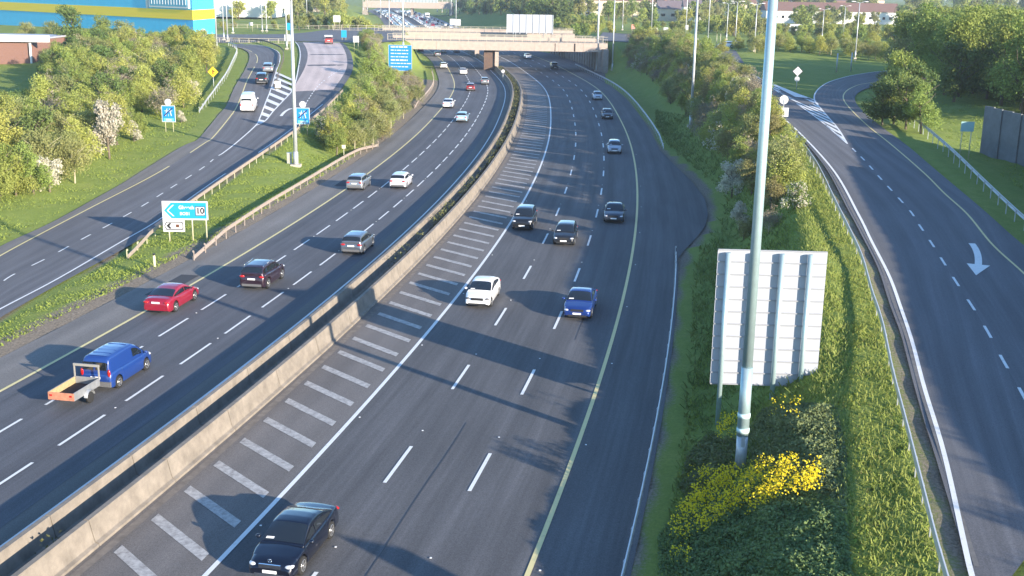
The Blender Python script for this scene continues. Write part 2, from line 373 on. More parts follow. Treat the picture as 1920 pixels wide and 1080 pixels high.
lines = [crest, foot,
         [(*C(s, -26.5), .1) for s in range(-60, 250, 8)],
         [(-33, 150, .9), (-31, 175, 1.6), (-30, 200, 2.6), (-31, 230, 4.2), (-33, 262, 6.2)],
         [(-50, 40, .4), (-46, 95, .6), (-52, 150, 2.6), (-66, 200, 5), (-80, 240, 6.6)],
         [(-75, 60, .5), (-75, 120, 1.5), (-85, 180, 3.4), (-110, 230, 5.5)], [(-160, 40, 0), (-160, 200, 3), (-180, 300, 7)],
         [(37, 24, 3.0), (42, 60, 3.3), (52, 100, 4.8), (60, 130, 6.2), (66, 180, 7)], [(60, 10, 3.2), (75, 100, 5), (95, 160, 7), (140, 200, 7)],
         [(-62, 262, 7), (-50, 270, 7), (-40, 290, 7), (-32, 292, 7), (-31, 310, 7), (-36, 345, 7)],
         [(24.5, 290, 7), (23.5, 310, 7), (18.5, 352, 7), (16, 372, 7)], [(-120, 330, 7), (-80, 400, 7), (-70, 480, 7), (-90, 620, 7), (-130, 800, 7), (-170, 1000, 7)],
         [(60, 260, 7), (60, 330, 7), (30, 420, 7), (25, 520, 7), (0, 650, 7), (-10, 800, 7), (-30, 1000, 7)], [(-400, 300, 7), (-400, 1200, 7)], [(300, 100, 7), (350, 1200, 7)]]
def ground_z(P):
    P = np.asarray(P, float); num = np.zeros(len(P)); den = np.zeros(len(P)); Z = np.full(len(P), np.nan)
    # motorway corridor
    Cm = np.stack([_cx, _cy, np.zeros(_N)], 1)[::12]; idx = np.zeros(len(P), int); best = np.full(len(P), 1e18)
    for i in range(len(Cm)):
        r = (P[:, 0]-Cm[i, 0])**2+(P[:, 1]-Cm[i, 1])**2; m = r < best; best[m] = r[m]; idx[m] = i
    T = _tan[::12][idx]; D = P-Cm[idx, :2]; off = D[:, 0]*T[:, 1]-D[:, 1]*T[:, 0]; yy = Cm[idx, 1]
    lo = -25.4-np.interp(yy, [150, 240, 300, 420], [0, 1.5, 2.5, 1.5]); hi = np.interp(yy, [82, 90, 98, 106, 114, 124, 138, 155, 200, 262, 286, 370, 395], [10.9, 11.4, 13.0, 14.3, 14.7, 14.5, 13.0, 11.2, 11.0, 11.0, 16.8, 17.0, 11.5])
    dm = np.maximum(np.maximum(lo-off, off-hi), 0); w_ = 1/(dm+.3)**2.2; num += w_*(-.03); den += w_; Z[dm <= 0] = -.12
    for poly, fz in polys:
        d, bz = seg_dist(P, poly+[poly[0]]); ins = inside(P, poly); d = np.where(ins, 0, d); w_ = 1/(d+.3)**2.2
        num += w_*(bz-.05); den += w_
        k = ins | (d < .4); zz = np.array([fz(y) for y in P[k, 1]])-.14; Z[k] = zz
    for L in lines:
        d, bz = seg_dist(P, L); w_ = 1/(d+.4)**2.2; num += w_*bz; den += w_
    z = num/den
    return np.where(np.isnan(Z), z, Z), off, dm
def gz(x, y): return float(ground_z(np.array([[x, y]]))[0][0])
def grid(xs, ys):
    X, Y = np.meshgrid(xs, ys); return np.stack([X.ravel(), Y.ravel()], 1), len(xs), len(ys)
def axis(parts):
    r = []
    for a, b, st in parts: r += list(np.arange(a, b, st))
    return np.array(r+[parts[-1][1]])
gx = axis([(-900, -240, 60), (-240, -120, 10), (-120, -70, 3), (-70, 75, 1.1), (75, 130, 3), (130, 250, 12), (250, 900, 65)])
gy = axis([(-120, 10, 13), (10, 28, 3), (28, 150, 1.1), (150, 310, 1.6), (310, 420, 4), (420, 900, 12), (900, 3000, 150)])
GP, gnx, gny = grid(gx, gy); GZ, GO, GD = ground_z(GP)
_h = np.sin(GP[:, 0]*.9+1.3*np.sin(GP[:, 1]*.37))*np.sin(GP[:, 1]*.8+1.1*np.sin(GP[:, 0]*.41))*.09+np.sin(GP[:, 0]*2.3+GP[:, 1]*.7)*np.sin(GP[:, 1]*1.9)*.04+nrs.randn(len(GP))*.035
free = (GD > 1.2)
for poly, fz in polys[:3]:
    d, _ = seg_dist(GP, poly+[poly[0]]); free &= ~(inside(GP, poly) | (d < 1.3))
GZ = GZ+np.where(free & (GP[:, 1] < 320), _h, 0)
GV = np.column_stack([GP, GZ]); ii = np.arange((gnx-1)*(gny-1)); a = (ii//(gnx-1))*gnx+ii % (gnx-1)
gm = np_mesh('ground', GV, np.stack([a, a+1, a+gnx+1, a+gnx], 1), True)
# share of bare gravel/soil beside the roads
soil = np.clip(1.15-np.abs(GD-.7)/2.1, 0, 1)*(GP[:, 1] < 260)*np.where(GO > 0, .0, 1.0)+np.clip(.85-GD/.9, 0, 1)*(GO > 0)*(GP[:, 1] < 260)
dR, _ = seg_dist(GP, W['RL']); soil = np.maximum(soil, np.clip(1-dR/1.6, 0, 1)*.9)
dL, _ = seg_dist(GP, W['LR'][:9]); soil = np.maximum(soil, np.clip(1-dL/.9, 0, 1)*.8)
dE, _ = seg_dist(GP, W['LE']); soil = np.maximum(soil, np.clip(1-dE/1.0, 0, 1)*.7)
at_ = gm.attributes.new('bare', 'FLOAT', 'POINT'); at_.data.foreach_set('value', soil.astype(np.float32))
def grass_mat():
    m = bpy.data.materials.new('grass'); m.use_nodes = True; n = m.node_tree.nodes; l = m.node_tree.links; b = n['Principled BSDF']; b.inputs['Roughness'].default_value = .95; b.inputs['Specular IOR Level'].default_value = .15
    tc = n.new('ShaderNodeTexCoord')
    def noise(s, d, rough=.6):
        t = n.new('ShaderNodeTexNoise'); t.inputs['Scale'].default_value = s; t.inputs['Detail'].default_value = d; t.inputs['Roughness'].default_value = rough; l.new(tc.outputs['Object'], t.inputs[0]); return t.outputs[0]
    def mix(fac, c1, c2):
        x = n.new('ShaderNodeMix'); x.data_type = 'RGBA'; l.new(fac, x.inputs[0])
        for i, c in ((6, c1), (7, c2)):
            if isinstance(c, tuple): x.inputs[i].default_value = (*c, 1)
            else: l.new(c, x.inputs[i])
        return x.outputs[2]
    def rng(a, lo, hi, o0=0, o1=1):
        r = n.new('ShaderNodeMapRange'); r.inputs[1].default_value = lo; r.inputs[2].default_value = hi; r.inputs[3].default_value = o0; r.inputs[4].default_value = o1; l.new(a, r.inputs[0]); return r.outputs[0]
    big = noise(.09, 4); mid = noise(.8, 6); fine = noise(7, 6, .75)
    c = mix(rng(big, .35, .65), (.28, .35, .078), (.36, .40, .11)); c = mix(rng(mid, .35, .68), (.225, .29, .062), c); c = mix(rng(fine, .3, .72), (.165, .22, .05), c)
    dry = n.new('ShaderNodeMath'); dry.operation = 'MULTIPLY'; l.new(rng(mid, .55, .75), dry.inputs[0]); dry.inputs[1].default_value = .25; c = mix(dry.outputs[0], c, (.20, .165, .075))
    at = n.new('ShaderNodeAttribute'); at.attribute_name = 'bare'; ad = n.new('ShaderNodeMath'); ad.operation = 'ADD'; l.new(at.outputs['Fac'], ad.inputs[0]); l.new(rng(fine, 0, 1, -.45, .35), ad.inputs[1])
    sc = mix(rng(fine, .35, .65), (.13, .11, .085), (.33, .28, .22)); c = mix(rng(ad.outputs[0], .35, .65), c, sc); l.new(c, b.inputs['Base Color'])
    bp = n.new('ShaderNodeBump'); bp.inputs['Strength'].default_value = .9; bp.inputs['Distance'].default_value = .12; l.new(fine, bp.inputs['Height']); l.new(bp.outputs[0], b.inputs['Normal']); return m
GRASS = grass_mat(); tag(link('ground', gm, GRASS), kind='structure')
def gpx(px, py):
    """where the sight line through px,py meets the ground"""
    zs = np.linspace(8.5, -.5, 180); P = np.array([at(px, py, z) for z in zs]); h = ground_z(P)[0]; k = np.nonzero(zs <= h)[0]
    i = k[0] if len(k) else len(zs)-1
    return float(P[i, 0]), float(P[i, 1]), float(h[i])

# ---------------------------------------------------------------- carriageways
SA, SB_ = -100, 1080
Lm = lambda s: -med(s)*0; Rm = lambda s: 0
road('southbound_carriageway', SA, SB_, -25.4, -9.5, A_SH, -.02)
road('northbound_carriageway', SA, SB_, -9.5, 10.9, A_NB, -.02)
road('southbound_lanes', SA, 700, -22.2, -12.9, A_SB, -.012)
road('southbound_inner_strip', SA, 700, -12.9, -10.9, A_IN, -.012)
road('hatched_strip', SA, 300, -8.5, -3.75, A_HA, -.012)
_b0, _b1 = s_of_y(258), s_of_y(392)
ribbon('bridge_margin', [(*C(s, 10.8), -.01) for s in np.linspace(_b0, _b1, 24)], [(*C(s, o), -.01) for s, o in zip(np.linspace(_b0, _b1, 24), np.interp(np.linspace(_b0, _b1, 24), [_b0, _b0+28, _b1-25, _b1], [11, 15.6, 15.8, 11.4]))], A_NB, 0)
L_ = [(*C(s, 10.6), -.004) for s in np.linspace(42, 106, 24)]
R_ = [(*C(s, o), -.004) for s, o in zip(np.linspace(42, 106, 24), np.interp(np.linspace(42, 106, 24), [42, 46, 50, 56, 62, 70, 80, 92, 106], [10.8, 11.4, 12.3, 13.4, 13.9, 14.0, 13.3, 12.0, 10.8]))]
ribbon('layby', L_, R_, A_NB, 0)
# slip roads
ribbon('slip_road', W['LE'], W['LY'][:12]+W['LY'][12:], A_SH, .0, 80, zf=zL)
def joinL():  # right boundary of branch 1 incl. main carriageway down to the near end, following the lane line
    base = [onL(*q) for q in [(-90, 572), (0, 533), (24, 516), (89, 484), (133, 460), (172, 439), (208, 420), (240, 402), (271, 384), (298, 367), (323, 351), (346, 337), (368, 323), (387, 310), (400, 299)]]
    return base
LC = joinL()
ribbon('slip_road_left_lane', W['LY'], LC+W['W1'][1:], A_RP, .0, 120, 3, zf=zL)
ribbon('slip_road_right_lane', LC+W['W1'][1:4]+W['W2'][1:], W['LR'], A_RP, .004, 120, 3, zf=zL)
k1 = [p for p in W['W1'] if True][3:9]; k2 = W['W2'][:6]
ribbon('slip_road_gore', k1[:5], k2[:5], A_RP, .006, 30, 2, zf=zL)
ribbon('red_road_surface', W['RED'], [onL(*q) for q in [(625, 168), (638, 150), (650, 127), (650, 107), (644, 90), (637, 80)]], A_RED, .016, 24, 4, zf=zL)
ribbon('entry_road_left_part', W['RL'], W['RC']+W['G1'][1:], A_RP, .0, 120, 3, zf=zR)
ribbon('entry_road_right_part', W['RC']+W['G2'][1:], W['RR'], A_RP, .0, 120, 3, zf=zR)
ribbon('entry_road_gore', W['G1'][:5], W['G2'][:4]+[onR(1490, 182)], A_RP, .006, 40, 2, zf=zR)
ribbon('roundabout_road_left', RB_L, RB_L2, A_RP, -.01, 40, 3)
ribbon('roundabout_road_right', RB_R, RB_R2, A_RP, -.01, 40, 3)

# ---------------------------------------------------------------- painted lines
def line(name, m, s0, s1, off, wd=.15, dash=None, z=.004, phase=0.0, merge=None):
    mb = MB(); s = s0
    if dash:
        ln, per = dash; s = phase+math.ceil((s0-phase)/per)*per
        while s < s1: strip(mb, [(*C(s+t*ln, off), 0) for t in (0, .5, 1)], wd, z); s += per
    else: strip(mb, [(*C(q, off), 0) for q in np.arange(s0, s1, 2.5)], wd, z)
    return tag(mb.build(name, m), kind='structure')
line('white_edge_line', P_W, SA, 420, -3.70, .2); line('lane_line_a', P_W, SA, 420, 0, .16, (4.1, 12), phase=-2.05)
line('lane_line_b', P_W, SA, 420, 3.65, .16, (4.1, 12), phase=-2.05); line('yellow_edge_line', P_Y, SA, 420, 7.32, .20)
line('yellow_edge_line_southbound', P_Y, SA, 420, -22.15, .2)
sl0 = s_of_y(47.0)
line('lane_line_c', P_W, SA, 560, -18.85, .15, (4.05, 6.07), phase=3.1); line('lane_line_d', P_W, SA, 560, -15.35, .15, (4.05, 6.07), phase=-1.55)
line('white_edge_line_southbound', P_W, SA, 560, -11.9, .15)
mb = MB()
for k in range(-8, 78):
    s = -1.9+2.75*k
    if s > 210: break
    g0 = .60
    a0 = C(s+2.6, -7.7); a1 = C(s+2.6+g0, -7.7); b0 = C(s, -4.3); b1 = C(s+g0, -4.3)
    mb.face([(*a0, .002), (*b0, .002), (*b1, .002), (*a1, .002)])
tag(mb.build('hatched_markings', P_HW), kind='structure')
mb = MB()   # drain channel beside the barrier
strip(mb, [(*C(q, -8.1), 0) for q in np.arange(SA, 240, 3)], .35, -.006)
tag(mb.build('drain_channel', mat('drain_concrete', (.19, .165, .14), .9, .3, 2.2)), kind='structure')
mb = MB()
for s0_, s1_, o_, w_ in ((-14, 6, 1.75, .05), (20, 60, 5.2, .04), (-20, 90, -12.9, .05), (-20, 120, -21.2, .04), (60, 140, 1.9, .06)):
    strip(mb, [(*C(q, o_+.03*math.sin(q*.5)), 0) for q in np.arange(s0_, s1_, 1.5)], w_, -.004)
tag(mb.build('tar_seams', mat('tar', (.055, .055, .06), .6)), kind='structure')
mb = MB()   # repair patches and drain covers
for s_, o_, l_, w_ in ((24, -24.0, 6, 1.3), (70, -23.8, 4, 1.5)):
    a = [C(s_, o_), C(s_, o_+w_), C(s_+l_, o_+w_), C(s_+l_, o_)]; mb.face([(*q, -.002) for q in a])
tag(mb.build('repair_patches', A_DK), kind='structure')
# cats eyes
mb = MB()
for off, per, ph in ((0, 12, 4.0), (3.65, 12, 4.0), (-18.85, 12.14, 8.4), (-15.35, 12.14, 3.5), (7.7, 12, 4), (-3.4, 12, 5)):
    for k in range(-3, 12):
        x, y = C(ph+per*k, off); mb.box((x, y, .012), (.08, .08, .015), 0)
tag(mb.build('road_studs', mat('road_stud', (.8, .8, .8), .3)), kind='structure')
# slip road lines
def pline(name, m, P, wd, z=.02, dash=None, ph=0, smooth=True, dz=0):
    mb = MB(); Q = resample(P, 140)[0] if smooth else np.array(P)
    if dash:
        s = ph; k = 0
        while k < 200:
            c = cut(Q, s, s+dash[0])
            if c is None: break
            strip(mb, c, wd, z+dz); s += dash[1]; k += 1
    else: strip(mb, [tuple(q) for q in Q], wd, z+dz)
    return tag(mb.build(name, m), kind='structure')
pline('slip_yellow_line', P_Y, W['LY'], .16); pline('slip_white_line', P_W, W['W1'], .18, .026); pline('slip_gore_line', P_W, W['W2'], .18, .026)
pline('slip_lane_line', P_W, LC[1:], .13, .026, (2.0, 4.5), .9)
pline('slip_right_edge_line', P_W, [onL(*q) for q in [(-90, 630), (0, 580), (110, 522), (225, 455), (300, 411), (412, 333), (500, 276), (560, 232), (605, 196)]], .15, .024)
pline('slip_right_dashes', P_W, [onL(*q) for q in [(572, 200), (578, 187), (600, 158), (640, 128)]], .14, .026, (1.2, 2.2))
pline('entry_left_edge_line', P_W, W['RLW'], .18, .018); pline('entry_lane_line', P_W, W['RC'], .15, .02, (1.9, 4.42), .75)
pline('entry_gore_line_a', P_W, W['G1'], .18, .02); pline('entry_gore_line_b', P_W, W['G2'], .18, .02); pline('entry_right_edge_line', P_Y, W['RY'], .15, .018)
pline('entry_drain_line', mat('drain_pale', (.16, .15, .14), .8, .2, 3), shelf(W['RL'][1:11], .25, 0), .16, .012)
def gore(name, A, B, n, fz, z, skew=0.0, wd=.5):
    A = resample(A, 60)[0]; B = resample(B, 60)[0]; mb = MB()
    for k in range(n):
        t = (k+.4)/n; t2 = t+wd/n; u = min(1, t+skew); u2 = min(1, t2+skew)
        def p(Q, t): return [float(np.interp(t*59, range(60), Q[:, j])) for j in range(2)]
        q = [p(A, t), p(B, u), p(B, u2), p(A, t2)]; mb.face([(*c, fz(c[1])+z) for c in q])
    return tag(mb.build(name, P_W), kind='structure')
gore('slip_gore_hatching', W['W1'][3:8], W['W2'][:6], 9, zL, .03, .0, .42)
gore('entry_gore_hatching', W['G1'][:5], W['G2'][:4]+[onR(1490, 182)], 11, zR, .035, .0, .58)
# arrows
def arrow(name, tip, tail, bend, wd, fz, onf):
    a = Vector(onf(*tip)); b = Vector(onf(*tail)); c = Vector(onf(*bend)); P = [b*(1-t)**2+c*2*t*(1-t)+a*t*t for t in np.linspace(0, .72, 8)]
    mb = MB(); strip(mb, P, wd, .03); d = (a-P[-1]); d.z = 0; n = Vector((d.y, -d.x, 0)).normalized(); e = P[-1]
    mb.face([e+n*wd*1.6+Vector((0, 0, .03)), a+Vector((0, 0, .03)), e-n*wd*1.6+Vector((0, 0, .03))]); return tag(mb.build(name, P_W), kind='structure')
arrow('painted_arrow', (1830, 517), (1822, 457), (1842, 480), .42, zR, onR)
arrow('painted_arrow_far', (553, 203), (527, 218), (536, 204), .4, zL, onL)

# ---------------------------------------------------------------- median barriers
def barrier(name, label, offs, m, s0, s1, grp, gaps=()):
    """concrete barrier cast in bays: offs = cross section as (offset, z)"""
    root = empty(name, (*C((s0+max(s1-400, 0))*0+20, offs[0][0]), 0)); tag(root, label, 'barrier', grp)
    L0 = root.location; mb = MB(); bay = 6.0; s = s0
    while s < s1:
        R = []
        for q in (s+.03, s+bay/2, s+bay-.03):
            R.append([(C(q, o)[0]-L0.x, C(q, o)[1]-L0.y, z) for o, z in offs])
        mb.rings(R, True, 0, False); s += bay
    o = mb.build('bays', m, root)
    return root
md = lambda s: 0
barrier('median_barrier', 'stepped concrete median barrier beside the hatched northbound strip', [(-8.45, -.05), (-8.45, .10), (-8.60, .16), (-8.64, .30), (-8.80, 1.0), (-9.02, 1.0), (-9.18, .3), (-9.30, -.05)], CONC, SA, 248, None)
barrier('median_barrier', 'stepped concrete median barrier along the inner edge of the southbound lanes', [(-10.02, -.05), (-10.02, .10), (-10.20, .16), (-10.24, .30), (-10.38, 1.0), (-10.60, 1.0), (-10.76, .3), (-10.95, .12), (-10.95, -.05)], CONC, SA, 330, None)
mb = MB()
V = []; ss = np.arange(SA, 300, 1.0)
for i, s in enumerate(ss):
    V.append([(*C(s, o), .02+.05*math.sin(s*1.7+o*3)) for o in (-10.05, -9.7, -9.25)])
for i in range(len(ss)-1):
    for j in range(2): mb.face([V[i][j], V[i][j+1], V[i+1][j+1], V[i+1][j]])
tag(mb.build('median_soil', SOIL), kind='structure')
# ================================================================ vegetation
def leaf_mat(name, c, t=.35, ov=1.0):
    return mat(name, tuple(v*.55 for v in c), .7, scale=2.2, col2=tuple(min(1, v*1.35) for v in c), transl=t, objvar=ov, spec=.2)
LEAF = {'yellowgreen': leaf_mat('leaves_yellow_green', (.40, .43, .11), ov=.3), 'green': leaf_mat('leaves_mid_green', (.27, .34, .085), ov=.3), 'dark': leaf_mat('leaves_dark_green', (.15, .215, .065), ov=.3),
        'olive': leaf_mat('leaves_olive', (.31, .33, .12), ov=.3), 'bare': leaf_mat('twigs_brown', (.31, .27, .19), .2, .3), 'blossom': leaf_mat('blossom_white', (.62, .58, .46), .3, .3), 'russet': leaf_mat('leaves_russet', (.32, .29, .12), ov=.3)}
BARK = mat('bark', (.15, .12, .085), .9, .3, 5); BARKP = mat('pale_bark', (.42, .38, .25), .8, .2, 4)
def crown(rs, R, H, z0, n, size, nlobe=11, flat=.8):
    """leaf sized quads gathered in clumps through an uneven crown; returns verts, faces"""
    lob = []
    for i in range(nlobe):
        a = rs.uniform(0, 2*math.pi); r = R*.62*math.sqrt(rs.uniform(0, 1)); k = rs.uniform(.15, .95)
        rr = R*rs.uniform(.28, .52)*(1-.35*k); lob.append((r*math.cos(a)*(1-.45*k*k), r*math.sin(a)*(1-.45*k*k), z0+(H-rr*flat)*k*1.0, rr))
    P = []; N = []
    wts = np.array([l[3]**2 for l in lob]); wts /= wts.sum(); cnt = (wts*n).astype(int)+1
    for (x, y, z, r), c in zip(lob, cnt):
        nc = max(6, c//9); cd = rs.randn(nc, 3); cd /= np.linalg.norm(cd, axis=1)[:, None]; cd *= (r*rs.uniform(.55, 1.12, nc))[:, None]; cd[:, 2] *= flat
        k = rs.randint(0, nc, c); p = cd[k]+rs.randn(c, 3)*r*.19; P.append(p+np.array([x, y, z])); N.append(cd[k]/r)
    P = np.concatenate(P); N = np.concatenate(N); m = P[:, 2] > z0*.25+.05; P = P[m]; N = N[m]; c = len(P)
    d = N*.7+rs.randn(c, 3)*.55+np.array([0, 0, .25]); d /= np.linalg.norm(d, axis=1)[:, None]
    a = np.cross(d, rs.randn(c, 3)); a /= np.linalg.norm(a, axis=1)[:, None]; b = np.cross(d, a); s = size*rs.uniform(.6, 1.35, c)[:, None]
    V = np.stack([P-a*s*.5, P+b*s*.38, P+a*s*.5, P-b*s*.38], 1).reshape(-1, 3); F = np.arange(4*c).reshape(c, 4); return V, F
def trunk(rs, H, R, r0, nl=7, lean=.1):
    b = MB(); lx, ly = rs.uniform(-lean, lean, 2)*H; top = (lx, ly, H*.8)
    b.tube([(0, 0, -.4), (lx*.2, ly*.3, H*.25), (lx*.6, ly*.6, H*.55), top], [r0*1.2, r0, r0*.7, r0*.25], 7)
    for i in range(nl):
        k = rs.uniform(.25, .7); a = rs.uniform(0, 6.28); x, y, z = lx*k, ly*k, H*k; q = R*rs.uniform(.5, .85)
        b.tube([(x, y, z), (x+q*.5*math.cos(a), y+q*.5*math.sin(a), z+H*.15), (x+q*math.cos(a+.3), y+q*math.sin(a+.3), z+H*.32)], [r0*.5, r0*.3, r0*.1], 5)
    return b.mesh('trunk')
class Proto:
    def __init__(s, seed, leaf, R, H, z0, n, size, nlobe=11, r0=.12, bark=BARK, nl=7, extra=None, flat=.8):
        rs = np.random.RandomState(seed); V, F = crown(rs, R, H, z0, n, size, nlobe, flat); s.c = np_mesh('crown', V, F); s.c.materials.append(LEAF[leaf]); s.t = trunk(rs, H*.95, R, r0, nl); s.t.materials.append(bark); s.R = R; s.H = H
        s.e = None
        if extra: V, F = crown(np.random.RandomState(seed), R*1.05, H*1.02, z0, int(n*.55), size*1.1, nlobe, flat); s.e = np_mesh('blossom', V, F); s.e.materials.append(LEAF['blossom'])
    def put(s, name, x, y, z, k, rz, label, cat, group, kz=None):
        e = empty(name, (x, y, z), rz, label, cat, group); e.scale = (k, k, k*(kz or 1)); link('crown', s.c, None, e); link('trunk', s.t, None, e)
        if s.e: link('blossom', s.e, None, e)
        return e
PR = {'yg1': Proto(1, 'yellowgreen', 2.6, 5.2, .8, 6800, .165, 16), 'yg2': Proto(2, 'yellowgreen', 3.0, 6.0, 1.0, 7200, .18, 18), 'g1': Proto(3, 'green', 2.7, 5.4, .9, 6800, .165, 16), 'g2': Proto(4, 'green', 3.2, 7, 1.4, 7200, .19, 18),
      'd1': Proto(5, 'dark', 2.6, 5.6, .8, 4800, .22), 'ol': Proto(6, 'olive', 2.7, 5.0, .7, 5600, .15, 17, .1, BARKP, 11), 'br': Proto(7, 'bare', 2.6, 5.2, .9, 2600, .14, 16, .08, BARKP, 16), 'bl': Proto(8, 'blossom', 2.2, 4.6, .5, 4200, .2, 12),
      'ru': Proto(9, 'russet', 2.5, 4.4, .6, 5200, .15, 16), 'bg': Proto(10, 'green', 2.4, 4.2, .5, 4200, .2, 11, extra=True)}
NAMES = {'yg1': ('yellowgreen_bush', 'yellow-green young-leaved bush'), 'yg2': ('leafy_tree', 'tall yellow-green spring tree'), 'g1': ('midgreen_bush', 'mid green rounded bush'), 'g2': ('green_tree', 'tall green tree'), 'd1': ('dark_tree', 'dark green dense tree'),
         'ol': ('olive_bush', 'olive green rounded bush'), 'br': ('bare_tree', 'thinly leaved pale-stemmed tree'), 'bl': ('blossom_tree', 'white blossoming hawthorn'), 'ru': ('russet_bush', 'russet-tipped bush'), 'bg': ('flecked_bush', 'green bush flecked with white blossom')}  # generic bushes and trees told apart by leaf colour; no species meant
CATS = {'yg1': 'bush', 'yg2': 'tree', 'g1': 'bush', 'g2': 'tree', 'd1': 'tree', 'ol': 'bush', 'br': 'tree', 'bl': 'blossom tree', 'ru': 'bush', 'bg': 'bush'}
def plant(k, x, y, z, sc, where, group, kz=None):
    nm, lb = NAMES[k]; return PR[k].put(nm, x, y, z-.12, sc, rnd.uniform(0, 6.28), lb+' '+where, CATS[k], group+', '+lb, kz)
def top_px(x, y, z):
    d = y*math.cos(CP)-(z-CH)*math.sin(CP); u = y*math.sin(CP)+(z-CH)*math.cos(CP); a, b = x/d, u/d; return 960+CF*(_c*a+_s*b), 540-CF*(-_s*a+_c*b)
def scatter(poly, sp, kinds, smin, smax, where, group, kz=None, jit=.45, lim=999, sky=None):
    xs = [p[0] for p in poly]; ys = [p[1] for p in poly]; P = []
    y = min(ys); row = 0
    while y < max(ys):
        x = min(xs)+(row % 2)*sp/2
        while x < max(xs): P.append((x+rnd.uniform(-jit, jit)*sp, y+rnd.uniform(-jit, jit)*sp)); x += sp
        y += sp*.87; row += 1
    P = np.array(P); P = P[inside(P, poly)]; Z = ground_z(P)[0]
    for (x, y), z in list(zip(P, Z))[:lim]:
        k = rnd.choice(kinds); sc = rnd.uniform(smin, smax); ok = True
        if sky:
            for _ in range(8):
                ok = True
                for dx in (-.8, 0, .8):
                    px, py = top_px(x+dx*PR[k].R*sc, y, z+PR[k].H*sc*(1.02 if dx == 0 else .6)*(kz or 1))
                    if py < float(np.interp(px, [q[0] for q in sky], [q[1] for q in sky])): ok = False
                if ok: break
                sc *= .86
            if not ok or sc < .3: continue
        plant(k, float(x), float(y), float(z), sc, where, group, kz)
    return len(P)
SKL = [(-20, 175), (50, 160), (66, 150), (74, 92), (120, 74), (180, 48), (250, 50), (300, 62), (340, 44), (400, 62), (440, 105)]
SKM = [(560, 400), (588, 235), (600, 165), (640, 150), (658, 95), (672, 50), (718, 60), (727, 126), (772, 130), (780, 140), (800, 160)]
# thicket left of the slip road: front row follows the verge
EDGE = [gpx(*q)[:2] for q in [(0, 385), (60, 368), (120, 366), (170, 350), (215, 318), (290, 262), (335, 238), (372, 205), (400, 165), (418, 130), (420, 100)]]
EDGE = [(EDGE[0][0]-1, 30)]+EDGE
thick = [(x-1.6, y) for x, y in EDGE]+[(-84, 262), (-80, 225), (-86, 207), (-80, 180), (-70, 140), (-62, 95), (-58, 30)]
nL = scatter(thick, 4.5, ['yg1', 'yg1', 'g1', 'ol', 'ol', 'br', 'yg2', 'g1', 'br', 'd1'], .72, 1.12, 'in the thicket left of the slip road', 'trees of the left thicket', sky=SKL)
scatter([(-74, 150), (-72, 205), (-80, 245), (-88, 262), (-110, 262), (-112, 240), (-86, 236), (-84, 205), (-86, 150)], 6.0, ['g2', 'd1', 'yg2', 'ol'], .9, 1.25, 'at the back of the left thicket', 'trees at the back of the left thicket', sky=SKL)
for (px, py, k, s, kz, lab) in [(218, 300, 'bl', 1.0, 1.35, 'tallest white blossoming hawthorn, left of the motorway-end sign'), (108, 366, 'bl', .8, .95, 'low white blossoming hawthorn at the verge, far left'), (262, 268, 'bl', .55, 1, 'small white blossom bush behind the tall hawthorn'), (372, 186, 'bl', .6, 1, 'small blossoming bush below the yellow warning sign'), (350, 232, 'bl', .35, 1, 'tiny pale blossom bush right of the motorway-end sign')]:
    x, y, z = gpx(px, py); e = plant(k, x-.8, y+.3, z, s, '', 'hawthorns', kz); e['label'] = lab; e['group'] = 'hawthorns by the slip road'
for (px, py, k, s, kz) in [(50, 372, 'yg1', .8, 1), (160, 352, 'ol', .85, 1.15), (275, 265, 'g1', .7, 1), (20, 380, 'yg2', .75, .8), (85, 372, 'g1', .8, 1.1)]:
    x, y, z = gpx(px, py); plant(k, x-1.2, y+.5, z, s, 'along the front of the left thicket', 'front trees of the left thicket', kz)
# tall trees in front of the blue store
for (px, base, top, k, D, lab) in [(148, 110, 2, 'd1', 235, 'tall dark conical tree rising in front of the blue store'), (295, 110, 60, 'yg2', 225, 'broad bright green tree below the store corner'), (345, 100, 42, 'd1', 238, 'dark evergreen right of the bright green tree'), (385, 110, 52, 'bl', 232, 'pale greenish-white tree at the right end of the thicket'),
                                 (60, 90, 36, 'ol', 255, 'olive tree over the pale roof'), (110, 90, 34, 'ol', 250, 'olive tree below the yellow stripe of the store'), (200, 90, 30, 'g2', 240, 'green tree right of the conical tree'), (240, 90, 32, 'ol', 245, 'olive tree below the middle of the store')]:
    x = (px-960)/CF*D; y = D; zt = top_z(x, y, top); z = gz(x, y); p = PR[k]; s = (zt-z)/(p.H*1.08); e = plant(k, x, y, z, min(s, 1.5), '', 'tall', max(1, s/min(s, 1.5))); e['label'] = lab; e['group'] = 'tall trees by the blue store'
# median woodland between slip road and motorway
MW = [gpx(*q)[:2] for q in [(592, 262), (650, 300), (720, 272), (760, 235), (790, 195), (795, 150), (775, 110), (720, 84)]]
MW2 = [(p[0], p[1]) for p in shelf([q for q in W['LR'] if q[1] > 150], 3.2, 0)[::-3]]
scatter([(x-.5, y) for x, y in MW]+[(-37, 296)]+MW2, 3.4, ['yg1', 'ol', 'g1', 'br', 'ol', 'ru'], .6, .98, 'between the slip road and the motorway', 'bushes between the slip road and the motorway', sky=SKM)
x, y, z = gpx(610, 268); e = plant('bg', x, y, z, .8, '', 'm'); e['label'] = 'blossom-flecked bush beside the lower blue motorway-end sign'; e['group'] = 'bushes beside the lower blue sign'
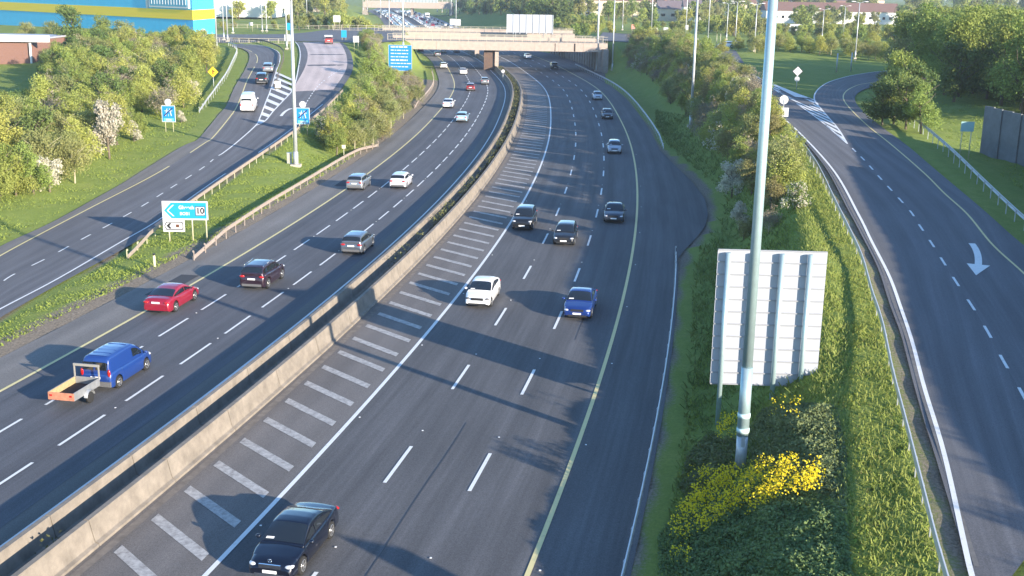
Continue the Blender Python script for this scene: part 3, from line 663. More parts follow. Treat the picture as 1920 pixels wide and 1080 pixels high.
# bank right of the motorway
B1 = [(22.6, 90), (25.0, 106), (27.2, 122), (29.5, 142), (31.5, 165), (33.5, 195), (36, 230), (38, 262), (42, 300), (30, 300), (25.5, 285), (27, 250), (27.5, 222), (25.5, 195), (25, 170), (23.8, 150), (22.6, 128), (21.3, 106), (19.8, 90)]
scatter(B1, 2.75, ['yg1', 'ol', 'ru', 'g1', 'bg', 'ol', 'br', 'yg1'], .60, .95, 'on the bank between the motorway and the entry road', 'bushes on the right bank', .95)
for px, py, k, s, lab in [(1372, 350, 'bl', .8, 'white blossom bush half way up the right bank'), (1385, 415, 'bl', .55, 'low white blossom bush nearest on the right bank'), (1440, 300, 'bg', .62, 'bright leafy bush by the crash barrier, right bank'), (1470, 330, 'yg1', .5, 'yellow-green bush beside the entry road rail'), (1490, 370, 'bg', .5, 'last leafy bush before the grass of the bank'), (1440, 420, 'br', .45, 'brown scrubby bush just above the big sign'), (1395, 430, 'ru', .42, 'russet scrub left above the big sign')]:
    x, y, z = gpx(px, py+22); e = plant(k, x, y, z, s, '', 'x'); e['label'] = lab; e['group'] = 'single bushes on the right bank'
# trees right of the entry road, also the ones that shade it
scatter([(57, 160), (62, 200), (95, 230), (105, 180), (78, 128), (60, 126), (57, 140)], 5.6, ['d1', 'g2', 'ol', 'g2'], 1.2, 1.55, 'right of the entry road curve', 'trees right of the entry road')
scatter([(38, 252), (60, 262), (78, 240), (110, 258), (96, 290), (60, 286)], 5.2, ['yg1', 'g1', 'ol', 'yg2'], .55, .85, 'behind the grass island', 'bushes behind the grass island')
for px, py, k_, s_ in [(1628, 236, 'd1', .85), (1650, 232, 'g1', .9), (1640, 215, 'd1', .95), (1672, 240, 'd1', 1.0), (1660, 205, 'g2', .9), (1700, 250, 'g1', .9), (1690, 215, 'd1', 1.1), (1640, 190, 'd1', .8)]:
    x, y, z = gpx(px, py); plant(k_, x+1.5, y, z, s_, 'inside the bend of the entry road', 'trees inside the bend of the entry road')
# added tree row, unseen, with heights shaped so its shade covers the entry road
hr = []
for k in range(44):
    y_ = -44+k*1.95; x_ = float(np.interp(y_, [-50, 0, 40], [44, 44, 46])); t = 6.0
    while t < 70:      # where does the sun ray over this tree meet the left edge of the road
        qx, qy = x_+SHD[0]*t, y_+SHD[1]*t; ex = float(np.interp(qy, [p[1] for p in W['RLW']][:12], [p[0] for p in W['RLW']][:12]))
        if qx < ex-.2: break
        t += .3
    top = zR(qy)+t*math.tan(SUN_EL)-.45
    if qy > 66: top -= (qy-66)*.13
    z = gz(x_, y_); H_ = top-z
    if H_ < 2.5: continue
    s_ = H_/(PR['d1'].H*1.0); plant('d1', x_, y_, z, min(s_, 1.0), 'in the unseen row added for shade beyond the noise wall', 'unseen row of trees added for shade', s_/min(s_, 1.0))
# far belts: larger, coarser crowns
FP = {'fy': Proto(21, 'yellowgreen', 5, 9, 1.2, 2600, .55, 12, .25), 'fg': Proto(22, 'green', 5.5, 11, 1.5, 2600, .6, 13, .25), 'fd': Proto(23, 'dark', 5, 11, 1.0, 2600, .6, 12, .25), 'fo': Proto(24, 'olive', 5, 9, 1.2, 2400, .55, 12, .25)}
PR.update(FP); NAMES.update({'fy': ('far_yellowgreen_tree', 'yellow-green tree'), 'fg': ('far_green_tree', 'green tree'), 'fd': ('far_dark_tree', 'dark green tree'), 'fo': ('olive_tree', 'olive tree')}); CATS.update({k: 'tree' for k in FP})  # far trees differ in colour and size; no species meant
F4 = ['fy', 'fg', 'fd', 'fo', 'fy', 'fo']
scatter([(30, 372), (140, 322), (190, 400), (40, 450)], 9.5, F4, .55, .85, 'in the belt beyond the roundabout', 'trees beyond the roundabout', sky=[(1000, 44), (1060, 30), (1110, 30), (1150, 30), (1200, 34), (1240, 38), (1310, 38), (1340, 26), (1420, 28), (1455, 42), (1660, 43), (1920, 34)])
scatter([(30, 480), (220, 430), (290, 620), (10, 640)], 19, F4, .6, .95, 'in the distant belt on the right', 'trees in the distant belt')
scatter([(0, 660), (400, 660), (430, 860), (-20, 860)], 36, F4, 1.1, 1.7, 'on the skyline right of the motorway', 'trees on the right skyline')
scatter([(20, 950), (480, 950), (560, 1300), (0, 1300)], 75, ['fg', 'fd'], 2.2, 3.4, 'on the far right skyline', 'trees on the far skyline')
scatter([(-96, 345), (-58, 345), (-46, 372), (-52, 450), (-100, 450), (-125, 400)], 9, F4, .45, .7, 'left of the far carriageway', 'trees left of the far carriageway', sky=[(300, 60), (400, 38), (520, 36), (560, 22), (620, 26), (640, 8), (700, 8), (720, 30)])
scatter([(-130, 480), (-68, 480), (-84, 600), (-110, 720), (-150, 720)], 17, F4, .7, 1.0, 'in the distance left of the queue', 'trees left of the distant queue')
scatter([(-120, 820), (-300, 820), (-400, 1200), (-150, 1200)], 60, ['fg', 'fd', 'fo'], 1.6, 2.4, 'on the left skyline', 'trees on the left skyline')
scatter([(8, 470), (-4, 600), (-24, 700), (-40, 800), (-20, 800), (20, 640), (30, 480)], 11, ['fd', 'fg', 'fd', 'fo'], .75, 1.1, 'right of the distant queue', 'trees right of the distant queue')
scatter([(14, 375), (30, 372), (28, 450), (6, 450)], 6, ['fy', 'fo', 'fg'], .35, .5, 'beyond the bridge, right of the motorway', 'bushes beyond the bridge')

# ---------------------------------------------------------------- grass, brambles, flowers: nobody could count them
def blades(name, poly_or_pts, n, h, wd, m, zlim=None, mask=None, lean=.75, seed=5):
    rs = np.random.RandomState(seed); P = poly_or_pts
    xs = [p[0] for p in P]; ys = [p[1] for p in P]; Q = np.column_stack([rs.uniform(min(xs), max(xs), n*3), rs.uniform(min(ys), max(ys), n*3)]); Q = Q[inside(Q, P)]
    ok = np.ones(len(Q), bool)
    z, off, dm = ground_z(Q); ok &= dm > 1.0
    for poly, fz in polys[:3]: ok &= ~inside(Q, poly); ok &= seg_dist(Q, poly+[poly[0]])[0] > .8
    if mask: ok &= mask(Q, rs)
    Q = Q[ok][:n]; z = z[ok][:n]; c = len(Q); a = rs.uniform(0, 6.28, c); hh = h*rs.uniform(.5, 1.4, c); ww = wd*rs.uniform(.6, 1.4, c)
    dx = np.cos(a)*ww/2; dy = np.sin(a)*ww/2; lx = rs.randn(c)*lean*hh; ly = rs.randn(c)*lean*hh; z = z-.04
    V = np.stack([np.column_stack([Q[:, 0]-dx, Q[:, 1]-dy, z]), np.column_stack([Q[:, 0]+dx, Q[:, 1]+dy, z]), np.column_stack([Q[:, 0]+lx+dx*.5, Q[:, 1]+ly+dy*.5, z+hh]), np.column_stack([Q[:, 0]+lx-dx*.5, Q[:, 1]+ly-dy*.5, z+hh])], 1).reshape(-1, 3)
    return tag(link(name, np_mesh(name, V, np.arange(4*c).reshape(c, 4)), m), kind='stuff')
GR = mat('grass_blades', (.23, .30, .062), .8, col2=(.33, .39, .09), scale=.7, transl=.35, spec=.15, detail=6); GRD = mat('dry_grass_blades', (.20, .20, .07), .8, col2=(.24, .23, .09), scale=1.5, transl=.3, spec=.15)
blades('grass', [(4, 30), (22, 30), (27, 75), (34, 120), (26, 130), (20, 100), (10, 60)], 60000, .11, .09, GR, seed=1)
blades('grass', [(-34, 40), (-20, 40), (-17, 90), (-16, 150), (-20, 200), (-33, 205), (-37, 160), (-31, 100)], 46000, .10, .10, GR, seed=2)
blades('grass', [(-58, 40), (-38, 60), (-38.5, 110), (-41, 150), (-52, 200), (-64, 240), (-70, 240), (-58, 150)], 34000, .11, .11, GR, seed=3)
blades('grass', [(36, 30), (66, 120), (78, 200), (50, 200), (44, 110), (32, 40)], 12000, .12, .12, GR, seed=4)
blades('long_grass', [(11, 30), (16, 30), (20.5, 62), (24, 84), (27, 100), (24, 100), (17, 66), (12, 42)], 16000, .24, .05, mat('long_grass_blades', (.28, .33, .08), .8, col2=(.38, .41, .12), scale=.9, transl=.4, spec=.15, detail=6), lean=.45, seed=12)
blades('dry_grass', [(10, 30), (17, 30), (26, 80), (24, 90), (14, 50)], 2500, .14, .06, GRD, seed=8)
blades('rough_grass', [(5, 34), (11, 40), (16, 62), (21, 90), (24, 125), (26, 175), (24, 200), (18, 150), (13, 90), (8, 55)], 16000, .30, .10, mat('rough_grass_blades', (.10, .15, .04), .85, col2=(.24, .28, .08), scale=.8, transl=.3, spec=.15, detail=6), lean=.6, seed=21)
# bramble and ivy mound round the foot of the mast
def mound(name, poly, n, hmax, size, m, seed, holes=None, label=None):
    rs = np.random.RandomState(seed); xs = [p[0] for p in poly]; ys = [p[1] for p in poly]; Q = np.column_stack([rs.uniform(min(xs), max(xs), n*4), rs.uniform(min(ys), max(ys), n*4)]); Q = Q[inside(Q, poly)][:n]
    z = ground_z(Q)[0]; d = seg_dist(Q, [(*p, 0) for p in poly]+[(*poly[0], 0)])[0]; c = len(Q)
    lump = .55+.45*np.sin(Q[:, 0]*1.9+1.5*np.sin(Q[:, 1]*1.3))*np.sin(Q[:, 1]*1.6+1.2*np.sin(Q[:, 0]*1.7)); H = hmax*np.clip(d/2.3+rs.randn(c)*.06, .08, 1)*(.45+.55*lump)
    zz = z+H*rs.uniform(.35, 1.0, c)**.5; P = np.column_stack([Q, zz]); dn = rs.randn(c, 3)*.6+np.array([0, 0, .8]); dn /= np.linalg.norm(dn, axis=1)[:, None]
    a = np.cross(dn, rs.randn(c, 3)); a /= np.linalg.norm(a, axis=1)[:, None]; b = np.cross(dn, a); s = (size*rs.uniform(.5, 1.4, c))[:, None]
    V = np.stack([P-a*s*.5, P+b*s*.4, P+a*s*.5, P-b*s*.4], 1).reshape(-1, 3); return tag(link(name, np_mesh(name, V, np.arange(4*c).reshape(c, 4)), m), kind='stuff')
def zpoly(L, h=1.0):
    R = []
    for px, py in L:
        zs = np.linspace(6, 0, 120); P = np.array([at(px, py, z) for z in zs]); g = ground_z(P)[0]+h; k = np.nonzero(zs <= g)[0]; R.append(tuple(P[k[0] if len(k) else -1]))
    return R
mound('brambles', zpoly([(1240, 1120), (1235, 985), (1300, 900), (1420, 870), (1540, 880), (1590, 960), (1610, 1120)], .5), 32000, .8, .12, mat('bramble_leaves', (.07, .13, .04), .7, col2=(.24, .32, .10), scale=1.3, transl=.25, detail=6), 31)
mound('ivy', zpoly([(1410, 860), (1400, 790), (1430, 745), (1500, 735), (1570, 740), (1590, 830), (1590, 940), (1500, 900)], .6), 24000, .95, .11, mat('ivy_leaves', (.08, .12, .045), .7, col2=(.28, .32, .12), scale=1.6, transl=.2, detail=6), 32)
mound('nettles', zpoly([(1275, 890), (1290, 830), (1330, 790), (1385, 800), (1390, 860), (1300, 930)], .6), 5000, 1.3, .11, mat('nettle_leaves', (.10, .13, .04), .7, col2=(.24, .25, .09), scale=1.6, transl=.3), 33)
def flowers(name, poly, n, h, seed, z=1.0, dens=.5):
    rs = np.random.RandomState(seed); P = zpoly(poly, z); mound(name+'_foliage', P, int(n*1.2), h*.95, .10, mat('flower_leaves', (.06, .10, .02), .6, col2=(.14, .18, .04), scale=1.6, transl=.3), seed)
    xs = [p[0] for p in P]; ys = [p[1] for p in P]; Q = np.column_stack([rs.uniform(min(xs), max(xs), n*4), rs.uniform(min(ys), max(ys), n*4)]); Q = Q[inside(Q, P)]
    k = np.sin(Q[:, 0]*3.1+seed)*np.sin(Q[:, 1]*2.7+1)+.6*np.sin(Q[:, 0]*7.3)*np.sin(Q[:, 1]*6.1)+rs.randn(len(Q))*.3 > .12; Q = Q[k][:n]; c = len(Q); zz = ground_z(Q)[0]+h*rs.uniform(.5, 1.15, c); Pn = np.column_stack([Q, zz])
    dn = rs.randn(c, 3)*.5+np.array([.3, -.4, .6]); dn /= np.linalg.norm(dn, axis=1)[:, None]; a = np.cross(dn, rs.randn(c, 3)); a /= np.linalg.norm(a, axis=1)[:, None]; b = np.cross(dn, a); s = (.075*rs.uniform(.6, 1.4, c))[:, None]
    V = np.stack([Pn-a*s*.5, Pn+b*s*.5, Pn+a*s*.5, Pn-b*s*.5], 1).reshape(-1, 3)
    return tag(link(name, np_mesh(name, V, np.arange(4*c).reshape(c, 4)), mat('yellow_petals', (.80, .64, .015), .6, .15, 6, transl=.35)), kind='stuff')
flowers('yellow_flowers', [(1250, 990), (1285, 930), (1340, 885), (1400, 862), (1470, 862), (1548, 870), (1545, 898), (1455, 925), (1400, 950), (1340, 965), (1290, 995)], 4200, 1.15, 41)
flowers('yellow_flowers', [(1342, 800), (1350, 772), (1385, 770), (1388, 798)], 260, .9, 42); flowers('yellow_flowers', [(1440, 748), (1500, 742), (1502, 756), (1445, 760)], 160, 1.4, 43, 1.4)
flowers('yellow_flowers', [(1255, 1025), (1265, 1005), (1300, 1012), (1290, 1030)], 60, .8, 44); flowers('yellow_flowers', [(1290, 870), (1330, 862), (1335, 880), (1295, 885)], 120, .9, 45)
# weeds in the slot of the median
rs = np.random.RandomState(9); mb = MB()
def weeds(s0, s1, n, h, o0=-10.0, o1=-9.2):
    P = []
    for _ in range(n):
        s = rs.uniform(s0, s1)
        if math.sin(s*.9)+math.sin(s*.37+1) < -.2 and s < 150: continue
        x, y = C(s, rs.uniform(o0-.25*(s > 110), o1)); P.append((x, y, rs.uniform(.1, h)))
    return P
P = np.array(weeds(42, 250, 9000, 1.15)+weeds(-12, -9, 60, 1.0)+weeds(9, 13, 70, 1.1)+weeds(33, 60, 400, 1.15)); c = len(P); dn = rs.randn(c, 3)+np.array([0, 0, .5]); dn /= np.linalg.norm(dn, axis=1)[:, None]; a = np.cross(dn, rs.randn(c, 3)); a /= np.linalg.norm(a, axis=1)[:, None]; b = np.cross(dn, a); s = (.14*rs.uniform(.5, 1.4, c))[:, None]
V = np.stack([P-a*s*.5, P+b*s*.4, P+a*s*.5, P-b*s*.4], 1).reshape(-1, 3)
tag(link('median_weeds', np_mesh('median_weeds', V, np.arange(4*c).reshape(c, 4)), mat('weed_leaves', (.045, .065, .018), .7, col2=(.20, .19, .07), scale=1.1, transl=.2)), kind='stuff')
# ================================================================ vehicles
def paint(name, col, metal=.3): return mat('car_paint_'+name, col, .3, metal=metal, coat=1.0, spec=.5)
GLASS = mat('car_glass', (.012, .016, .02), .04, spec=.9, coat=.6); TYRE = mat('tyre_rubber', (.018, .018, .018), .9); RIM = mat('alloy_rim', (.55, .56, .58), .3, metal=.8)
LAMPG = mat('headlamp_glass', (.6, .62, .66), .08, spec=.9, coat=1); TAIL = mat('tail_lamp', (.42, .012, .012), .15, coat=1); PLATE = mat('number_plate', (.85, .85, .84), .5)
CHROME = mat('chrome', (.75, .76, .78), .12, metal=1.0); TRIM = mat('grey_bumper_plastic', (.12, .12, .125), .7); SEATS = mat('seat_fabric', (.45, .40, .33), .8)
def interp(t, P): return float(np.interp(t, [p[0] for p in P], [p[1] for p in P]))
def smooth_interp(t, P, k=.012): return (interp(t-k, P)+2*interp(t, P)+interp(t+k, P))/4
SPEC = {
 'sedan': dict(L=4.72, W=1.83, top=[(-.5, .62), (-.485, .90), (-.46, 1.0), (-.36, 1.03), (-.1, .96), (.2, .95), (.30, .90), (.42, .80), (.475, .70), (.5, .52)],
   roof=[(-.37, 1.0), (-.30, 1.13), (-.20, 1.33), (-.10, 1.42), (0, 1.45), (.07, 1.42), (.14, 1.28), (.265, .93)], wh=(-.29, .31), r=.335, tum=.24, side=(-.30, .20), ws=(.085, .245), rw=(-.345, -.19)),
 'hatch': dict(L=4.25, W=1.79, top=[(-.5, .55), (-.49, .85), (-.47, 1.0), (-.44, 1.0), (-.1, .97), (.22, .97), (.32, .91), (.43, .80), (.48, .68), (.5, .5)],
   roof=[(-.485, 1.0), (-.455, 1.18), (-.41, 1.38), (-.34, 1.45), (-.1, 1.49), (.02, 1.48), (.09, 1.42), (.17, 1.24), (.285, .95)], wh=(-.31, .32), r=.325, tum=.22, side=(-.40, .21), ws=(.105, .265), rw=(-.47, -.405)),
 'liftback': dict(L=4.48, W=1.75, top=[(-.5, .55), (-.49, .9), (-.475, 1.03), (-.42, 1.04), (-.1, .97), (.2, .98), (.32, .91), (.43, .80), (.48, .66), (.5, .48)],
   roof=[(-.47, 1.03), (-.36, 1.22), (-.22, 1.41), (-.08, 1.49), (.03, 1.48), (.11, 1.37), (.30, .96)], wh=(-.30, .32), r=.315, tum=.24, side=(-.34, .24), ws=(.10, .285), rw=(-.45, -.27)),
 'suv': dict(L=4.45, W=1.85, top=[(-.5, .6), (-.492, .95), (-.475, 1.13), (-.44, 1.13), (-.1, 1.08), (.2, 1.08), (.30, 1.05), (.43, .96), (.48, .84), (.5, .6)],
   roof=[(-.485, 1.12), (-.46, 1.32), (-.42, 1.54), (-.35, 1.62), (-.1, 1.66), (.02, 1.64), (.09, 1.57), (.16, 1.38), (.26, 1.07)], wh=(-.305, .315), r=.36, tum=.21, side=(-.41, .19), ws=(.10, .245), rw=(-.475, -.415)),
 'van': dict(L=4.45, W=1.82, top=[(-.5, .6), (-.495, 1.0), (-.47, 1.06), (-.1, 1.05), (.22, 1.05), (.34, 1.02), (.44, .90), (.485, .75), (.5, .55)],
   roof=[(-.492, 1.05), (-.485, 1.5), (-.465, 1.74), (-.43, 1.80), (-.1, 1.83), (.08, 1.80), (.15, 1.68), (.22, 1.45), (.33, 1.04)], wh=(-.33, .33), r=.325, tum=.13, side=(.03, .24), ws=(.155, .315), rw=(-.489, -.478)),
 'bigvan': dict(L=5.3, W=2.0, top=[(-.5, .6), (-.497, 1.1), (-.48, 1.2), (-.1, 1.2), (.3, 1.2), (.40, 1.08), (.46, .95), (.49, .8), (.5, .6)],
   roof=[(-.495, 1.2), (-.49, 1.95), (-.475, 2.25), (-.44, 2.33), (-.1, 2.36), (.14, 2.32), (.20, 2.15), (.28, 1.8), (.385, 1.17)], wh=(-.31, .34), r=.35, tum=.11, side=(.12, .31), ws=(.215, .375), rw=(-.493, -.486))}
def make_vehicle(kind, name, pm, label, cat, group, lod=1, rails=False, lamps_on=False, rearglass=True, chrome_grille=False, darklamps=False, glint=True):
    sp = SPEC[kind]; L, Wd = sp['L'], sp['W']; root = empty(name, (0, 0, 0), 0, label, cat, group)
    def hw(t):
        a = abs(t)*2; e = .93+.07*(1-a**4) if t < 0 else .87+.13*(1-a**3.2)
        return Wd/2*e*(1-.10*max(0, (a-.94)/.06)**2)
    whx = [q*L for q in sp['wh']]; R = sp['r']+.07
    def zsill(x):
        z = .22+.10*max(0, (abs(x)/L*2-.93)/.07)
        for c in whx:
            d = abs(x-c)
            if d < R: z = max(z, sp['r']+math.sqrt(R*R-d*d))
        return z
    ztop = lambda x: smooth_interp(x/L, sp['top'])
    xs = set(np.linspace(-.5, .5, 34)*L) | {-.497*L, -.49*L, .497*L, .49*L, .48*L}
    for c in whx: xs |= {c+R*math.cos(a) for a in np.linspace(0, math.pi, 13)} | {c-R-.001, c+R+.001}
    xs = sorted(xs); mb = MB(); RR = []
    for x in xs:
        t = x/L; w_ = hw(t); zs = zsill(x); zt = max(ztop(x), zs+.05); h = zt-zs
        half = [(w_-.04, zs), (w_-.005, zs+.10*h), (w_, zs+.45*h), (w_-.012, zs+.62*h), (w_-.035, zs+.84*h), (w_-.10, zs+.955*h), (w_*.72, zs+.995*h), (w_*.35, zt+.022), (0, zt+.03)]
        RR.append([(x, y, z) for y, z in half]+[(x, -y, z) for y, z in half[-2::-1]])
    mb.rings(RR, True, 0, True, closed=False); mb.build('body', pm, root)
    ub = MB(); ub.box((0, 0, .40), (L*.93, Wd-.52, .42)); ub.build('underbody', DARK, root)
    # cabin
    zr = lambda x: smooth_interp(x/L, sp['roof']); x0, x1 = sp['roof'][0][0]*L, sp['roof'][-1][0]*L
    def cab(x, v, o=0.0):
        w_ = hw(x/L)-.075; zb = ztop(x)-.03; h = max(zr(x)-zb, .0); c = min(.15, h*.35); wr = w_-sp['tum']*h
        def pt(v):
            if v < .5: k = v/.5; return (w_+(wr-w_)*k, zb+(h-c)*k)
            if v < .7: a = (v-.5)/.2*math.pi/2; return (wr-c*1.2*(1-math.cos(a)), zb+h-c+c*math.sin(a))
            k = (v-.7)/.3; return ((wr-c*1.2)*(1-k), zb+h+.02*math.sin(k*math.pi/2))
        y, z = pt(v); return y, z
    cx_ = sorted(set(np.linspace(x0, x1, 30)) | {p[0]*L for p in sp['roof']}); vv = [0, .25, .5, .56, .62, .7, .8, .9, 1.0]
    mb = MB(); RR = []
    for x in cx_:
        half = [cab(x, v) for v in vv]; RR.append([(x, y, z) for y, z in half]+[(x, -y, z) for y, z in half[-2::-1]])
    mb.rings(RR, True, 0, True, closed=False); mb.build('cabin', pm, root)
    def panel(name, xa, xb, va, vb, off, sgn=1, both=False, nx=10, nv=4, m=GLASS):
        V = []; vr = np.linspace(va, vb, nv)
        for x in np.linspace(xa*L, xb*L, nx):
            row = []
            for v in vr:
                y, z = cab(x, v); row.append((x+off[0], y*1.0+off[1]*(1 if v < .65 else 0), z+off[2]))
            if both: row = row+[(a, -b, c) for a, b, c in row[::-1]][0 if vr[-1] < 1 else 1:]
            V.append([(a, b*sgn, c) for a, b, c in row])
        mb = MB(); k = len(V[0])
        mb.rings(V, False, 0, True, closed=False); return mb.build(name, m, root)
    ws, rw, sd = sp['ws'], sp['rw'], sp['side']
    panel('windscreen', ws[0], ws[1], .60, 1.0, (.012, 0, .012), both=True)
    if glint: panel('windscreen_glint', ws[1]-.030, ws[1]-.014, .74, .86, (.020, 0, .020), -1, nx=3, nv=3, m=PLATE)  # white patch painted as a bright reflection low on the windscreen
    if rearglass: panel('rear_window', rw[0], rw[1], .60, 1.0, (-.014, 0, .010), both=True)
    mid = .02 if kind not in ('van', 'bigvan') else None
    for sg in (1, -1):
        if mid is None: panel('side_window', sd[0], sd[1], .12, .46, (0, .012, 0), sg)
        else: panel('side_window', mid+.008, sd[1], .10, .45, (0, .012, 0), sg); panel('side_window', sd[0], mid-.008, .10, .45, (0, .012, 0), sg)
    # lamps, plates, grille
    xf, xr_ = L/2, -L/2; zf = ztop(.44*L)
    for sg in (1, -1):
        b = MB(); yy = hw(.46)-.17
        for k in range(1): b.ell((xf*.905, yy*sg, zf-.14), (.19, .18, .075), 10)
        b.build('headlight', TRIM if darklamps else LAMPG, root)
        b = MB(); yb = hw(-.49)-.10
        if kind in ('van', 'bigvan'): b.ell((-L*.493, (yb+.02)*sg, 1.0), (.05, .09, .20), 8)
        else: b.ell((-L*.487, (yb-.05)*sg, ztop(-.47*L)-.15), (.09, .20, .085), 8)
        b.build('tail_light', TAIL, root)
        b = MB(); b.ell((L*(ws[1]-.045), (hw(.2)+.10)*sg, ztop(.2*L)+.07), (.09, .11, .075), 8); b.build('wing_mirror', pm, root)
    b = MB(); b.box((xf-.01, 0, .44), (.04, .52, .11)); b.build('front_plate', PLATE, root)
    b = MB(); b.box((xr_-.012, 0, .80 if kind not in ('hatch', 'van') else .74), (.03, .52, .11)); b.build('rear_plate', PLATE, root)
    b = MB(); b.box((xf-.035, 0, .62), (.06, .80, .17)); b.box((xf-.02, 0, .30), (.05, 1.15, .12)); b.build('grille', CHROME if chrome_grille else DARK, root)
    b = MB(); b.box((xr_+.02, 0, .38), (.06, Wd*.74, .16)); b.build('rear_bumper', TRIM if kind in ('suv', 'van', 'hatch') else pm, root)
    for x in whx:
        for sg in (1, -1):
            yw = Wd/2-.115; r = sp['r']
            b = MB(); b.lathe([(r*.62, -.10), (r*.93, -.10), (r, -.07), (r, .07), (r*.93, .10), (r*.62, .10)], (x, yw*sg, r), 'Y', 22); o = b.build('wheel', TYRE, root)
            b = MB(); b.lathe([(r*.60, -.03), (r*.64, .0), (r*.66, .105), (r*.58, .105), (r*.56, .03)], (x, yw*sg, r), 'Y', 22) if sg > 0 else b.lathe([(r*.56, -.03), (r*.58, -.105), (r*.66, -.105), (r*.64, 0), (r*.60, .03)], (x, yw*sg, r), 'Y', 22)
            for k in range(5):
                a = k*2*math.pi/5+.3; M = Vector((math.cos(a), 0, math.sin(a)))*r*.32
                q = len(b.v); b.box((0, 0, 0), (r*.62, .03, r*.17)); Rm_ = Matrix.Rotation(-a, 3, 'Y')
                for i in range(q, len(b.v)): p = Rm_ @ Vector(b.v[i])+M+Vector((x, (yw+.09)*sg, r)); b.v[i] = tuple(p)
            b.lathe([(r*.16, -.02), (r*.16, .11*1)], (x, yw*sg if sg > 0 else yw*sg-.09, r), 'Y', 10)
            b.build('rim', RIM, o)
    if rails:
        for sg in (1, -1):
            b = MB(); xa, xb = -.38*L, .02*L; yy = cab(0, .6)[0]-.02
            b.tube([(xa, yy*sg, zr(xa)-.02), (xa+.1, yy*sg, zr(xa)+.05), (0, yy*sg, zr(0)+.06), (xb-.1, yy*sg, zr(xb)+.05), (xb, yy*sg, zr(xb)-.02)], .02, 6); b.build('roof_rail', CHROME, root)
    if chrome_grille:
        b = MB(); a = [(xf-.06, .07*math.cos(t), .83+.07*math.sin(t)) for t in np.linspace(0, 2*math.pi, 17)]; b.tube(a, .008, 6)
        for k in range(3): t = math.pi/2+k*2*math.pi/3; b.tube([(xf-.06, 0, .83), (xf-.06, .07*math.cos(t), .83+.07*math.sin(t))], .008, 5)
        b.build('bonnet_emblem', CHROME, root)
        b = MB()
        for k in range(5): b.box((xf-.002, 0, .555+.033*k), (.012, .78, .01))
        b.build('grille_slats', BLACK, root)
    b = MB(); b.box((ws[1]*L-.42, Wd*.20, ztop(.2*L)+.02), (.02, .30, .03)); 
    root['front'] = 1
    return root
def place(root, x, y, rz, z=0.0, fz=None):
    root.location = (x, y, z); root.rotation_euler = (0, 0, rz)
    if fz:
        d = 2.0; zz = fz(y+math.sin(rz)*d); za = fz(y-math.sin(rz)*d); root.rotation_euler = (0, -math.atan2(zz-za, 2*d), rz); root.location.z = fz(y)+.01
def put_nb(px, py, root, L, off=0.0):
    """northbound: px,py = ground under the middle of the front bumper; faces the camera"""
    x, y = at(px, py); h = heading(y+2)+math.pi+off; root_len = L/2
    place(root, x-math.cos(h)*root_len, y-math.sin(h)*root_len, h)
def put_sb(px, py, root, L, off=0.0):
    x, y = at(px, py); h = heading(y+2)+off; place(root, x+math.cos(h)*L/2, y+math.sin(h)*L/2, h)
PB = {}
def car(kind, colname, col, label, nb=None, sb=None, cat='car', name='car', off=0.0, **kw):
    metal = kw.pop('metal', .35); pm = paint(colname, col, metal); r = make_vehicle(kind, name, pm, label, cat, kw.pop('group', None), **kw)
    if nb: put_nb(*nb, r, SPEC[kind]['L'], off)
    if sb: put_sb(*sb, r, SPEC[kind]['L'], off)
    return r
G_N, G_S = 'cars driving toward the camera', 'cars driving away from the camera'
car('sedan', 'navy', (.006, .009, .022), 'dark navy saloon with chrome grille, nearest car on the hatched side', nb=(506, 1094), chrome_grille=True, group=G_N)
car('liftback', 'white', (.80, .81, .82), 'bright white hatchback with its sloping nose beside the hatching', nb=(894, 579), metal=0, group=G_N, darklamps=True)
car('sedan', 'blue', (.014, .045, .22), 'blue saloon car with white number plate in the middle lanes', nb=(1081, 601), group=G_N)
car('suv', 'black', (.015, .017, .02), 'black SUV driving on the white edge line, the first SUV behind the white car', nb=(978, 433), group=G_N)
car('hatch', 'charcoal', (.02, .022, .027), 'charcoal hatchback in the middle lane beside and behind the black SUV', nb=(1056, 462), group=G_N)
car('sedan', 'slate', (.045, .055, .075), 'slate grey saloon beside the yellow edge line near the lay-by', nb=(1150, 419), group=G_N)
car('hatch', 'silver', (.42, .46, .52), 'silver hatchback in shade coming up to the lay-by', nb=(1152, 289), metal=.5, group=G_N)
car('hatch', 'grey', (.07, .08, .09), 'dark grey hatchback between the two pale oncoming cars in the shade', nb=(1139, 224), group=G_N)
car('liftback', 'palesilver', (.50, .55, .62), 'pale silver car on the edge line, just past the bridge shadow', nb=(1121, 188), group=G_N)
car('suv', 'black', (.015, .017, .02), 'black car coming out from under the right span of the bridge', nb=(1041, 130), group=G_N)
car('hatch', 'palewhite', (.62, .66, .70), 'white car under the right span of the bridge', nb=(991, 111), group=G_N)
car('sedan', 'red', (.27, .010, .03), 'red saloon car close behind the dark SUV, by the left hard shoulder', sb=(293, 591), metal=.1, group=G_S)
car('suv', 'plum', (.035, .018, .03), 'dark plum SUV with roof rails, seen from behind ahead of the red saloon', sb=(472, 545), rails=True, group=G_S)
car('hatch', 'gunmetal', (.16, .18, .21), 'gunmetal grey hatchback next to the barrier shadow, alone in the inner lane', sb=(658, 479), metal=.6, group=G_S)
car('hatch', 'titanium', (.34, .36, .38), 'silver grey hatchback on the yellow line beside the end of the safety rail', sb=(664, 358), metal=.6, group=G_S)
car('hatch', 'offwhite', (.66, .66, .70), 'off-white hatchback in the middle lane alongside the silver grey one', sb=(745, 355), metal=.1, group=G_S)
car('hatch', 'skyblue', (.30, .46, .58), 'pale blue hatchback seen from behind on the curve', sb=(865, 230), metal=.1, group=G_S)
